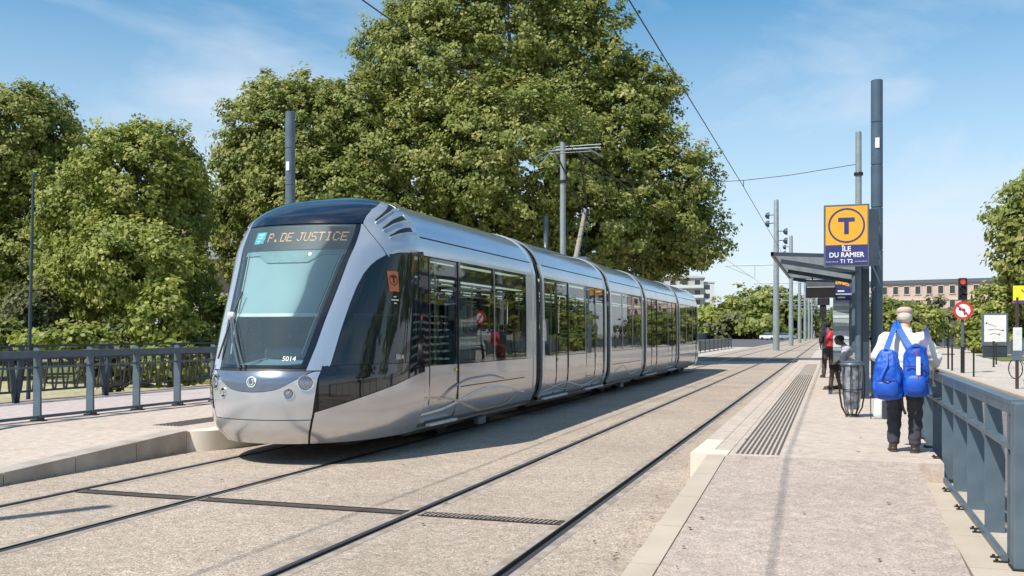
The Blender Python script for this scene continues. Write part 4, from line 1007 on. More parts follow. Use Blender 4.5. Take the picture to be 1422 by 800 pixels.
MB().lathe([(.195,.80),(.185,.6),(.165,.35),(.14,.20),(.09,.12),(.01,.11)], n=22).build('clear_bag', M['polybag'], lb_, True)
MB().lathe([(.10,.80),(.195,.815),(.20,.84),(.10,.85)], n=22).build('lid', M['slate'], lb_, True)
lb_.scale = (.80,.80,1.0)
wb = empty('carrier_bag', (.67,15.0,PZ), 'white carrier bag with dark edges standing at the foot of the pole', 'bag')
MB().blob((0.01,0,.15),(.095,.05,.15),.5,16,8,.15).build('bag_body', M['offwhite'], wb, True)
MB().tube([(-.11,-.03,.0),(-.115,-.03,.30),(-.07,0,.42),(0,0,.46),(.06,0,.38),(.1,.0,.30),(.14,.03,0)],.008,6).build('bag_handle', M['blackm'], wb, True)
MB().box(.04,.13,-.065,-.055,.02,.28).build('dark_side', M['trouser'], wb)
# ------------------------------------------------------------------ people
def skin_mesh(name, nodes, edges, m, parent, sub_=2, voxel=None, extra=None, smooth_it=3):
    """nodes {key:(pos,rx[,ry])}, edges list; one continuous surface"""
    keys = list(nodes); idx = {k: i for i, k in enumerate(keys)}
    me = bpy.data.meshes.new(name); me.from_pydata([nodes[k][0] for k in keys], [(idx[a], idx[b]) for a, b in edges], [])
    o = bpy.data.objects.new(name, me); sc.collection.objects.link(o)
    md = o.modifiers.new('s', 'SKIN'); md.use_smooth_shade = True; md.branch_smoothing = .3
    for i, k in enumerate(keys):
        r = nodes[k][1]; r2 = nodes[k][2] if len(nodes[k]) > 2 else r
        me.skin_vertices[0].data[i].radius = (r, r2)
    me.skin_vertices[0].data[0].use_root = True
    sb = o.modifiers.new('u', 'SUBSURF'); sb.levels = sub_; sb.render_levels = sub_
    dg = bpy.context.evaluated_depsgraph_get(); m2 = bpy.data.meshes.new_from_object(o.evaluated_get(dg))
    bpy.data.objects.remove(o)
    bm = bmesh.new(); bm.from_mesh(m2)
    if extra:
        e2 = extra.mesh('x', None); bm.from_mesh(e2)
    for f in bm.faces: f.smooth = True
    bm.to_mesh(m2); bm.free(); m2.materials.clear(); m2.materials.append(m)
    o = bpy.data.objects.new(name, m2); link(o, parent)
    if voxel:
        rm = o.modifiers.new('r', 'REMESH'); rm.mode = 'VOXEL'; rm.voxel_size = voxel; rm.use_smooth_shade = True
        s_ = o.modifiers.new('sm', 'SMOOTH'); s_.factor = .5; s_.iterations = smooth_it
        dg = bpy.context.evaluated_depsgraph_get(); m3 = bpy.data.meshes.new_from_object(o.evaluated_get(dg)); o.modifiers.clear(); o.data = m3
        if not m3.materials: m3.materials.append(m)
    return o
def V(*a): return Vector(a)
def head_shape(c, s=1.0, pitch=0.0, yaw=0.0):
    """skull, jaw, nose, ears, brow, lips; face towards +y before the rotation"""
    R_ = Matrix.Rotation(yaw, 3, 'Z') @ Matrix.Rotation(pitch, 3, 'X'); mb = MB(); c = Vector(c)
    def B(p, r, e=1.0, n=14): mb.blob(c+R_ @ (Vector(p)*s), [k*s for k in r], e, n, 10, 0, R_)
    B((0,-.008,.03),(.075,.094,.092)); B((0,.022,-.045),(.056,.066,.062)); B((0,.05,-.082),(.030,.028,.024))
    B((0,.098,-.012),(.012,.020,.022)); B((0,.104,-.028),(.016,.013,.010)); B((0,.084,.024),(.05,.016,.012))
    B((0,.088,-.056),(.024,.009,.007)); B((-.078,-.005,-.012),(.010,.019,.032)); B((.078,-.005,-.012),(.010,.019,.032))
    B((-.035,.068,-.022),(.022,.022,.02)); B((.035,.068,-.022),(.022,.022,.02))
    return mb, R_
def hand_nodes(N, E, wrist, d, palm_n, side, pre, s=1.0, curl=.5):
    """palm and five bent fingers; d = direction of the hand, palm_n = palm normal"""
    d = Vector(d).normalized(); n = Vector(palm_n); n = (n-d*n.dot(d)).normalized(); l = d.cross(n)*side; w_ = Vector(wrist)
    pc = w_+d*.045*s; N[pre+'palm'] = (pc, .026*s, .016*s); E.append((pre+'wrist', pre+'palm'))
    N[pre+'pm2'] = (w_+d*.08*s, .030*s, .014*s); E.append((pre+'palm', pre+'pm2'))
    for k, (off, ln) in enumerate(((-.030,.068),(-.010,.076),(.010,.072),(.029,.056))):
        a = w_+d*.088*s+l*off*s; b = a+(d*(1-curl*.35)+n*curl*.5).normalized()*ln*.45*s; c = b+(d*(1-curl)+n*curl*1.1).normalized()*ln*.33*s; e = c+(d*(1-curl*1.5)+n*curl*1.3).normalized()*ln*.28*s
        for q, p, r in (('a',a,.0092),('b',b,.0085),('c',c,.008),('d',e,.0066)): N[pre+str(k)+q] = (p, r*s)
        E.extend([(pre+'pm2', pre+str(k)+'a'), (pre+str(k)+'a', pre+str(k)+'b'), (pre+str(k)+'b', pre+str(k)+'c'), (pre+str(k)+'c', pre+str(k)+'d')])
    a = w_+d*.035*s-l*.030*s+n*.006*s; b = a+(d*.7-l*.6+n*.3).normalized()*.035*s; c = b+(d*.9-l*.1+n*.5).normalized()*.028*s
    N[pre+'ta'] = (a, .012*s); N[pre+'tb'] = (b, .0105*s); N[pre+'tc'] = (c, .008*s); E.extend([(pre+'palm', pre+'ta'), (pre+'ta', pre+'tb'), (pre+'tb', pre+'tc')])
def body(parent, J, m, s=1.0, face_pitch=0.0, face_yaw=0.0, voxel=.009, hands=(('L',.5),('R',.5)), palm=None, thick=1.0):
    """J: joint dict pelvis spine chest neck head sL eL wL sR eR wR hL kL aL tL hR kR aR tR"""
    N = {}; E = []; t = thick
    def A(k, r, r2=None): N[k] = (J[k], r*s*t) if r2 is None else (J[k], r*s*t, r2*s*t)
    A('pelvis', .145, .105); A('spine', .135, .10); A('chest', .155, .11); A('neckb', .065); N['neck'] = (J['neck'], .055*s); N['headc'] = (J['head'], .06*s)
    E += [('pelvis','spine'),('spine','chest'),('chest','neckb'),('neckb','neck'),('neck','headc')]
    for sd in 'LR':
        A('s'+sd, .06); A('e'+sd, .042); N[sd+'wrist'] = (J['w'+sd], .027*s, .022*s)
        E += [('chest','s'+sd),('s'+sd,'e'+sd)]
        mid = J['e'+sd].lerp(J['w'+sd], .4); N['f'+sd] = (mid, .038*s); E += [('e'+sd,'f'+sd),('f'+sd, sd+'wrist')]
        A('h'+sd, .092); A('k'+sd, .058); A('a'+sd, .040); N['c'+sd] = (J['k'+sd].lerp(J['a'+sd], .3), .056*s)
        N['heel'+sd] = (J['a'+sd]+V(0,0,-.055*s), .036*s); N['t'+sd] = (J['t'+sd], .032*s, .022*s)
        E += [('pelvis','h'+sd),('h'+sd,'k'+sd),('k'+sd,'c'+sd),('c'+sd,'a'+sd),('a'+sd,'heel'+sd),('heel'+sd,'t'+sd)]
        d = J['w'+sd]-J['e'+sd]; pn = (palm or {}).get(sd, V(1 if sd == 'L' else -1, .2, 0))
        hand_nodes(N, E, J['w'+sd], (palm or {}).get('d'+sd, d), pn, 1 if sd == 'L' else -1, sd, s, .5)
    hm, R_ = head_shape(J['head'], s, face_pitch, face_yaw)
    return skin_mesh('body', N, E, m, parent, 2, voxel, hm), R_
from mathutils import noise
def garment(name, J, segs, m, parent, s=1.0, voxel=.011, extra=None):
    """segs: chains of (point, rx[, ry]); swept as close rows of ellipsoids and fused into one cloth surface"""
    mb = MB()
    for ch in segs:
        for p, q in zip(ch, ch[1:]):
            a = (p[1]*s, (p[2] if len(p) > 2 else p[1])*s); b = (q[1]*s, (q[2] if len(q) > 2 else q[1])*s)
            n = max(2, int((q[0]-p[0]).length/.028))
            for i in range(n+1):
                u = i/n; rx, ry = lerp(a[0], b[0], u), lerp(a[1], b[1], u); w_ = 1+.035*math.sin(u*17+a[0]*90)
                mb.blob(p[0].lerp(q[0], u), (rx*w_, ry*w_, min(rx, ry)*.75), 1, 14, 8)
    me = mb.mesh(name, m, True); o = bpy.data.objects.new(name, me); link(o, parent)
    rm = o.modifiers.new('r', 'REMESH'); rm.mode = 'VOXEL'; rm.voxel_size = voxel; rm.use_smooth_shade = True
    s_ = o.modifiers.new('sm', 'SMOOTH'); s_.factor = .5; s_.iterations = 3
    dg = bpy.context.evaluated_depsgraph_get(); m3 = bpy.data.meshes.new_from_object(o.evaluated_get(dg)); o.modifiers.clear(); o.data = m3
    co = [v.co.copy() for v in m3.vertices]; nn = [v.normal.copy() for v in m3.vertices]
    for v, c, q in zip(m3.vertices, co, nn):
        f = noise.noise(Vector((c.x*9, c.y*9, c.z*22+s*3)))*.010-abs(noise.noise(Vector((c.x*16+3, c.y*16, c.z*11))))*.012
        v.co = c+q*(f+.004)
    if not m3.materials or not m3.materials[0]: m3.materials.clear(); m3.materials.append(m)
    return o
def shoe(mb, a, toe):
    a = Vector(a); d = Vector(toe)-a; d.z = 0; d.normalize(); y = math.atan2(d.y, d.x)-PI/2; R_ = Matrix.Rotation(y, 3, 'Z')
    mb.blob(a+d*.055+V(0,0,-.045), (.046,.125,.045), .75, 16, 8, .25, R_); mb.blob(a+V(0,0,-.01), (.042,.055,.05), .8, 14, 8, .1, R_)
    mb.blob(a+d*.055+V(0,0,-.082), (.049,.132,.013), .5, 16, 6, 0, R_)
# --- the man with two blue bags (walking away from the camera)
S = .90
man = empty('person', (.745, 10.95, PZ), 'man seen from behind in white shirt, beige cap and dark trousers carrying two blue bags', 'person', None, -.10)
def H(x, y, z): return V(x*S, y*S, z*S)
J = dict(pelvis=H(0,0,.93), spine=H(0,.02,1.09), chest=H(0,.05,1.27), neckb=H(0,.09,1.42), neck=H(0,.13,1.49), head=H(0,.155,1.60),
    sL=H(-.19,.05,1.36), eL=H(-.30,.07,1.10), wL=H(-.27,.20,.90), sR=H(.19,.06,1.36), eR=H(.33,.10,1.12), wR=H(.325,.30,.985),
    hL=H(-.10,0,.86), kL=H(-.115,.04,.47), aL=H(-.12,.0,.095), tL=H(-.145,.15,.03), hR=H(.10,0,.86), kR=H(.12,.03,.47), aR=H(.115,-.04,.095), tR=H(.125,.11,.03))
body(man, J, M['skin'], S, -.25, .0, .0085, palm={'R': V(0,0,-1), 'dR': V(.2,.9,-.15), 'L': V(1,0,0)})
garment('trousers', J, [[(J['pelvis']+H(0,0,.06),.165,.13),(J['pelvis'],.178,.145),(J['hL'],.115),(J['kL'],.085),(J['aL']+H(0,0,.03),.072)],[(J['pelvis'],.178,.145),(J['hR'],.115),(J['kR'],.085),(J['aR']+H(0,0,.03),.072)]], M['trouser'], man, S)
garment('shirt', J, [[(H(0,.0,.93),.185,.15),(J['spine'],.18,.145),(J['chest'],.195,.145),(J['neckb']+H(0,-.02,-.02),.09,.08)],[(J['chest'],.195,.145),(J['sL'],.098),(J['sL'].lerp(J['eL'],.5),.088),(J['eL']+H(.0,0,.03),.092)],[(J['chest'],.195,.145),(J['sR'],.098),(J['sR'].lerp(J['eR'],.5),.088),(J['eR'],.078),(J['eR'].lerp(J['wR'],.6),.06)]], M['shirt_w'], man, S)
col_ = MB().lathe([(.070,0),(.078,.02),(.066,.055),(.055,.05)], (0,.11*S,1.42*S), 18); col_.build('collar', M['shirt_w'], man, True)
hc = J['head']; Rh = Matrix.Rotation(-.25,3,'X')
MB().blob(hc+Rh @ V(0,-.022,.005)*S, (.083*S,.085*S,.085*S), .95, 18, 12, 0, Rh).build('hair', M['hair_w'], man, True)
cp = MB(); cp.blob(hc+Rh @ V(0,-.006,.072)*S, (.094*S,.112*S,.052*S), .8, 20, 10, 0, Rh); cp.blob(hc+Rh @ V(0,.10,.055)*S, (.075*S,.06*S,.010*S), .9, 16, 6, 0, Rh); cp.build('cap', M['capbeige'], man, True)
cp = MB().lathe([(.092*S,-.012),(.095*S,.006),(.088*S,.012)], tuple(hc+Rh @ V(0,-.006,.045)*S), 22); cp.build('cap_band', M['skin'], man, True)
for k in 'LR':
    m_ = MB(); shoe(m_, J['a'+k]+V(0,0,.005), J['t'+k]); m_.build('shoe', M['brown'], man, True)
def strap(pts, wd, m, parent, nrm=(0,-1,0), name='strap', th=.008):
    mb = MB()
    pts = [Vector(p) for p in pts]; vs = []; n = Vector(nrm)
    for i, p in enumerate(pts):
        d = (pts[min(i+1,len(pts)-1)]-pts[max(i-1,0)]).normalized(); a = d.cross(n).normalized()*wd/2; k = n*th
        vs += [p-a, p+a, p+a+k, p-a+k]
    fs = [(3,2,1,0)]
    for i in range(len(pts)-1):
        for j in range(4): fs.append((4*i+j, 4*i+(j+1)%4, 4*i+4+(j+1)%4, 4*i+4+j))
    e = 4*(len(pts)-1); fs.append((e,e+1,e+2,e+3)); mb.add(vs, fs); return mb.build(name, m, parent, True)
from mathutils import noise
def soft_bag(c, w_, d, h, parent, name, m, seed=0, top=.62):
    """drooping fabric bag with folds"""
    rnd = random.Random(seed); nu, nv = 64, 44; vs = []
    ph = [rnd.uniform(0,6.28) for _ in range(6)]
    for j in range(nv+1):
        v = j/nv; z = (v-.5)*h
        prof = min(1, (v/.07)**.5)*(1 if v < .45 else 1-(1-top)*((v-.45)/.55)**1.6)*(1 if v < .96 else max(.15, 1-((v-.96)/.04)**2*.8))
        for i in range(nu):
            t = 2*PI*i/nu; sg = lambda x, p: math.copysign(abs(x)**p, x)
            fold = 1+.035*math.sin(5*t+ph[0]+3*v)*math.sin(PI*v)+.03*math.sin(9*t+ph[1]-5*v)*v+.025*math.sin(14*v+ph[2]+2*math.sin(t+ph[3]))
            q = noise.noise(Vector((math.cos(t)*1.6+seed, math.sin(t)*1.6, v*5)))*.10+noise.noise(Vector((math.cos(t)*4, math.sin(t)*4+seed, v*12)))*.055; fold += q-abs(noise.noise(Vector((math.cos(t)*2.5+seed*2, math.sin(t)*2.5, v*9))))*.09
            vs.append((c[0]+w_/2*prof*fold*sg(math.cos(t),.7), c[1]+d/2*prof*fold*sg(math.sin(t),.7), c[2]+z+.01*math.sin(3*t+ph[4])*v))
    fs = [(j*nu+i, j*nu+(i+1)%nu, (j+1)*nu+(i+1)%nu, (j+1)*nu+i) for j in range(nv) for i in range(nu)]+[tuple(reversed(range(nu))), tuple(range(nv*nu,(nv+1)*nu))]
    return MB().add(vs, fs).build(name, m, parent, True)
b1 = empty('shoulder_bag', (.745, 10.95, PZ), 'left one of the two bright blue bags on the back of the man in white', 'bag', None, -.10)
soft_bag((-.155,-.25,.83),.30,.20,.54,b1,'bag_body',M['blue'],3,.45)
MB().blob((-.155,-.325,.69),(.115,.05,.09),.6,16,8).build('front_pocket', M['blue'], b1, True)
strap([(-.165,-.27,1.10),(-.13,-.19,1.22),(-.095,-.13,1.33),(-.10,-.02,1.385),(-.12,.10,1.34)],.055,M['blue_lt'],b1)
strap([(-.16,-.30,1.06),(-.155,-.36,.95),(-.22,-.375,.80)],.02,M['blue_lt'],b1)
strap([(-.06,-.33,.77),(-.155,-.385,.775),(-.25,-.34,.77)],.014,M['navy'],b1,(0,-1,0),'zip')
b2 = empty('backpack', (.745, 10.95, PZ), 'right hand blue backpack of the man, with a white luggage tag', 'bag', None, -.10)
soft_bag((.12,-.24,.87),.255,.19,.54,b2,'bag_body',M['blue'],8,.72)
MB().blob((.12,-.33,.74),(.10,.05,.10),.6,16,8).build('front_pocket', M['blue'], b2, True)
strap([(.07,-.25,1.12),(.02,-.19,1.20),(-.045,-.15,1.32),(-.075,-.03,1.39),(-.08,.10,1.33)],.058,M['blue_lt'],b2)
strap([(.20,-.24,1.10),(.225,-.18,1.22),(.215,-.05,1.33),(.20,.08,1.30)],.05,M['navy'],b2)
strap([(.06,-.30,1.12),(.12,-.33,1.16),(.18,-.30,1.12)],.02,M['blue_lt'],b2,(0,-1,0),'grab_handle')
strap([(.02,-.34,.93),(.125,-.36,.925),(.23,-.34,.93)],.014,M['navy'],b2,(0,-1,0),'zip')
MB().box(.125,.165,-.372,-.366,.84,1.03,.0).build('luggage_tag', M['white'], b2); MB().tube([(.14,-.36,1.03),(.11,-.34,1.10)],.005,5).tube([(.145,-.37,.84),(.14,-.375,.79)],.006,5).build('tag_cord', M['red'], b2)
strap([(-.02,-.22,.62),(-.01,-.23,.50),(.02,-.22,.42)],.028,M['black'],b2); strap([(.10,-.22,.62),(.13,-.22,.48),(.11,-.21,.42)],.02,M['black'],b2)
# --- standing person with the red rucksack
S = .93
p2 = empty('person', (-.06, 28.3, PZ), 'standing person in dark clothes with a red rucksack at the far end of the shelter', 'person', None, .35)
J2 = dict(pelvis=H(0,0,.93), spine=H(0,.01,1.10), chest=H(0,.02,1.28), neckb=H(0,.03,1.43), neck=H(0,.05,1.50), head=H(0,.07,1.60),
    sL=H(-.18,.02,1.38), eL=H(-.25,.0,1.10), wL=H(-.20,.14,.95), sR=H(.18,.02,1.38), eR=H(.26,.02,1.10), wR=H(.18,.16,1.0),
    hL=H(-.09,0,.87), kL=H(-.12,.05,.48), aL=H(-.16,-.02,.09), tL=H(-.19,.12,.03), hR=H(.09,0,.87), kR=H(.10,.06,.48), aR=H(.13,.12,.09), tR=H(.15,.27,.03))
body(p2, J2, M['skin_dk'], S, -.1, 0, .010)
def dress(par, J, top, bot, S, longs=True, shoem='brown'):
    garment('trousers', J, [[(J['pelvis']+H(0,0,.05),.16,.125),(J['pelvis'],.165,.13),(J['hL'],.108),(J['kL'],.08)]+([(J['aL']+V(0,0,.04),.065)] if longs else []),[(J['pelvis'],.165,.13),(J['hR'],.108),(J['kR'],.08)]+([(J['aR']+V(0,0,.04),.065)] if longs else [])], bot, par, S)
    garment('jacket', J, [[(J['pelvis']+H(0,0,.02),.17,.135),(J['spine'],.165,.13),(J['chest'],.18,.135),(J['neckb']-V(0,0,.02),.085,.08)],[(J['chest'],.18,.135),(J['sL'],.088),(J['sL'].lerp(J['eL'],.55),.075),(J['eL'],.068)],[(J['chest'],.18,.135),(J['sR'],.088),(J['sR'].lerp(J['eR'],.55),.075),(J['eR'],.068)]], top, par, S)
    for k in 'LR':
        m_ = MB(); shoe(m_, J['a'+k]+V(0,0,.005), J['t'+k]); m_.build('shoe', M[shoem], par, True)
dress(p2, J2, M['darkshirt'], M['brownpants'], S)
MB().blob(J2['head']+V(0,-.015,.03), (.082,.095,.088), .95, 16, 10).build('hair', M['hair_b'], p2, True)
rb = empty('rucksack', (-.06, 28.3, PZ), 'red rucksack on the back of the standing person under the shelter', 'bag', None, .35)
soft_bag((0,-.22,1.10),.30,.18,.46,rb,'bag_body',M['redbag'],5,.7); soft_bag((0,-.31,1.0),.22,.08,.24,rb,'front_pocket',M['redbag'],6,.8)
for s_ in (-1,1): strap([(s_*.10,-.17,1.22),(s_*.13,-.08,1.38),(s_*.13,.10,1.36),(s_*.12,.17,1.2)],.05,M['navy'],rb,(0,-1,.3))
# --- seated person in grey shirt
S = .98
p3 = empty('person', (.50, 22.3, PZ), 'person in grey T shirt sitting bent forward on the shelter bench', 'person', None, PI/2-.15)
J3 = dict(pelvis=H(0,0,.52), spine=H(0,.07,.68), chest=H(0,.15,.86), neckb=H(0,.22,1.00), neck=H(0,.27,1.06), head=H(0,.34,1.13),
    sL=H(-.18,.15,.94), eL=H(-.22,.24,.70), wL=H(-.08,.40,.60), sR=H(.18,.15,.94), eR=H(.22,.24,.70), wR=H(.06,.42,.62),
    hL=H(-.09,.06,.50), kL=H(-.12,.46,.52), aL=H(-.10,.50,.09), tL=H(-.10,.64,.03), hR=H(.09,.06,.50), kR=H(.11,.44,.53), aR=H(.12,.34,.09), tR=H(.13,.48,.03))
body(p3, J3, M['skin_dk'], S, -.75, 0, .010, palm={'L': V(1,0,.3), 'R': V(-1,0,.3)})
dress(p3, J3, M['greyshirt'], M['hair_b'], S, False)
MB().blob(J3['head']+V(0,-.02,.035), (.082,.095,.08), .95, 16, 10).build('hair', M['hair_b'], p3, True)
# --- passengers inside the first car
def passenger(loc, label, top, skin_='skin_dk', rz=PI):
    global S; S = .95
    p = empty('person', loc, label, 'person', None, rz)
    Jp = dict(pelvis=H(0,0,.52), spine=H(0,.0,.70), chest=H(0,-.01,.88), neckb=H(0,.0,1.04), neck=H(0,.02,1.10), head=H(0,.04,1.20),
        sL=H(-.18,0,.98), eL=H(-.22,.05,.72), wL=H(-.14,.26,.62), sR=H(.18,0,.98), eR=H(.22,.05,.72), wR=H(.12,.26,.62),
        hL=H(-.09,.04,.50), kL=H(-.11,.44,.50), aL=H(-.11,.46,.09), tL=H(-.11,.60,.03), hR=H(.09,.04,.50), kR=H(.11,.44,.50), aR=H(.11,.44,.09), tR=H(.11,.58,.03))
    body(p, Jp, M[skin_], S, 0, 0, .013); dress(p, Jp, M[top], M['trouser'], S, True, 'brown')
    MB().blob(Jp['head']+V(0,-.02,.03), (.08,.092,.085), .95, 14, 8).build('hair', M['hair_b'], p, True)
passenger((-6.26+.93, 9.25+4.42, .36), 'dark haired passenger in black seen through the first large tram window', 'darkshirt')
passenger((-6.26+.93, 9.25+5.45, .36), 'passenger in a reddish top seen through the second tram window', 'redbag', 'skin', 0)
passenger((-6.26+.93, 9.25+9.9, .36), 'passenger in a red top between the doors of the second tram car', 'redbag', 'skin_dk', PI)
# ------------------------------------------------------------------ street furniture on the right
tl = empty('traffic_light', (4.75,39.6,0), 'three lamp traffic light showing red above a no left turn sign', 'traffic light')
MB().tube([(0,0,0),(0,0,2.75)],.055,10).build('post', M['greyframe'], tl, True); MB().tube([(0,0,0),(0,0,1.0)],.075,10).build('post_sleeve', M['blackm'], tl, True)
MB().box(-.15,.15,-.10,.12,2.78,3.62,.03).build('signal_head', M['blackm'], tl)
for k, z in enumerate((3.47,3.20,2.93)):
    l_ = MB().lathe([(.10,0),(.095,-.02),(.05,-.035),(.002,-.04)], (0,-.10,z), 16, 'y').build('lens', M['redlamp'] if k == 0 else M['screen'], tl, True)
    v_ = MB(); ring_mesh(v_, (0,-.10,z), .105, .115, .12, 14, 'y', 0, PI); v_.build('visor', M['blackm'], l_)
ns = empty('no_left_turn_sign', (4.75,39.5,2.38), 'round red and white no left turn sign under the traffic light', 'sign')
MB().lathe([(.345,0),(.345,-.01),(.002,-.012)], n=36, axis='y').build('white_disc', M['white'], ns)
rg = MB(); ring_mesh(rg, (0,-.013,0), .255, .345, .006, 40); rg.build('red_ring', M['red'], ns)
MB().prism([(.03,-.17),(.08,-.17),(.08,.03),(.055,.065),(.0,.075),(-.07,.075),(-.07,.125),(-.17,.05),(-.07,-.025),(-.07,.025),(.0,.025),(.03,.01)], -.019, -.013, 'y').build('black_arrow', M['black'], ns)
MB().beam((-.19,-.022,.19),(.19,-.022,-.19),.06,.004,(0,-1,0)).build('red_bar', M['red'], ns)
ip = empty('information_panel', (9.4,63.6,0), 'large dark framed map panel with white poster beside the right hand hedge', 'sign')
MB().box(-.72,.72,-.14,.14,.75,2.72,.03).build('panel_case', M['greyframe'], ip); MB().box(-.66,.66,-.1,.1,0,.76,.02).build('panel_foot', M['slate_dk'], ip)
MB().box(-.60,.60,-.150,-.142,.98,2.60).build('poster', M['white'], ip)
for p, q in (((-.45,2.1),(.05,1.9)),((.0,1.75),(.4,1.68)),((-.4,1.7),(.0,1.76)),((-.1,1.5),(.3,1.4)),((-.3,1.4),(-.1,1.5))):
    MB().beam((p[0],-.153,p[1]),(q[0],-.153,q[1]),.03,.004,(0,-1,0)).build('printed_line', M['greyframe'], ip)
for x, z, m_ in ((-.48,2.12,'black'),(.42,1.68,'navy'),(.22,1.42,'red')): MB().lathe([(.05,0),(.002,-.004)], (x,-.153,z), 10, 'y').build('printed_dot', M[m_], ip)
bs = empty('bus_stop_sign', (4.82,28.9,0), 'yellow bus stop flag with timetable plate on a dark post at the right edge', 'sign')
MB().tube([(0,0,0),(0,0,2.5)],.045,10).build('post', M['brown'], bs, True); MB().box(-.10,.62,-.03,.03,2.34,2.82,.01).build('flag', M['byellow'], bs); MB().box(-.10,.62,-.034,-.03,2.34,2.42).build('purple_band', M['purple'], bs)
MB().tube([(.10,-.035,2.72),(.14,-.035,2.66),(.22,-.035,2.63),(.4,-.035,2.63),(.5,-.035,2.68)],.012,5).build('printed_line', M['purple'], bs)
MB().box(-.11,.11,-.06,-.045,1.05,1.68).build('timetable', M['offwhite'], bs); MB().box(-.12,.12,-.058,.04,.78,1.04).build('timetable_holder', M['slate'], bs)
for (x, t, h, r_, lb2) in ((4.73,36.5,1.0,.03,'short dark bollard nearest the traffic light'),(4.72,44.0,1.7,.035,'tall thin dark post left of the traffic light with a small crossbar'),(4.65,42.0,1.05,.035,'short dark bollard beside the tall thin post'),(4.70,52.0,1.05,.03,'slim dark bollard behind the man with the blue bags'),(7.6,51.0,1.0,.035,'dark bollard left of the map panel'),(6.9,47.0,1.15,.04,'dark bollard in front of the map panel'),(6.6,37.5,1.0,.035,'dark bollard to the left of the bus stop post')):
    o = empty('bollard', (x,t,0), lb2, 'bollard'); MB().lathe([(r_*1.6,0),(r_*1.6,.02),(r_,.03),(r_,h-.05),(r_*1.2,h-.04),(r_*1.2,h),(.01,h+.015)], n=12).build('shaft', M['blackm'], o, True)
    if h > 1.5: MB().tube([(-.25,0,.62),(.25,0,.62)],.025,6).build('crossbar', M['blackm'], o)
def far_rail(name, x, t0, t1, n, label, H_=1.1, z=0.0):
    r = empty(name, (x,t0,z), label, 'railing'); L = t1-t0; st = L/n
    pm = MB().box(-.04,.04,-.04,.04,0,H_).mesh('post', M['slate_dk'])
    for i in range(n+1): put('post', pm, r, (0,i*st,0))
    MB().box(-.05,.05,0,L,H_-.06,H_).build('top_rail', M['slate'], r); MB().box(-.01,.01,.05,L-.05,.12,H_-.12).build('mesh_panel', M['greyframe'], r)
far_rail('parapet_railing', 11.3, 58, 150, 40, 'long dark bridge railing along the far side of the right plaza')
# person in blue with a bicycle at the right edge
S = .98
bk = empty('bicycle', (6.05,34.6,0), 'dark bicycle held by the person in blue at the right edge', 'bicycle', None, .5)
def wheel_at(y):
    m_ = MB()
    vs = []
    for i in range(25):
        t = 2*PI*i/24; vs.append((0, y+.33*math.cos(t), .34+.33*math.sin(t)))
    m_.tube(vs, .018, 6, False)
    w_ = m_.build('wheel', M['black'], bk, True); sp = MB()
    for i in range(12):
        t = 2*PI*i/12; sp.tube([(0,y,.34),(0,y+.32*math.cos(t),.34+.32*math.sin(t))],.003,4)
    sp.build('spokes', M['chrome'], w_)
wheel_at(-.52); wheel_at(.52)
MB().tube([(0,-.52,.34),(0,-.12,.30),(0,.38,.72),(0,-.22,.78),(0,-.12,.30)],.018,6).tube([(0,-.22,.78),(0,-.52,.34)],.012,6).tube([(0,.36,.88),(0,.40,.6),(0,.52,.34)],.016,6).build('frame', M['slate_dk'], bk, True)
MB().tube([(-.27,.28,.98),(0,.36,.96),(.27,.28,.98)],.014,6).build('handlebar', M['blackm'], bk, True); MB().blob((0,-.26,.88),(.07,.13,.03),.8).build('saddle', M['black'], bk, True)
p4 = empty('person', (6.02,33.5,0), 'person in a bright blue top standing with a bicycle at the right edge', 'person', None, .4)
J4 = {k: v.copy() for k, v in J2.items()}; body(p4, J4, M['skin'], S, 0, 0, .012); M['tealshirt'] = mat('blue_top', (0.02,0.25,0.50), 0.8)
dress(p4, J4, M['tealshirt'], M['trouser'], S); MB().blob(J4['head']+V(0,-.015,.03), (.084,.097,.09), .95, 16, 10).build('hair', M['hair_b'], p4, True)
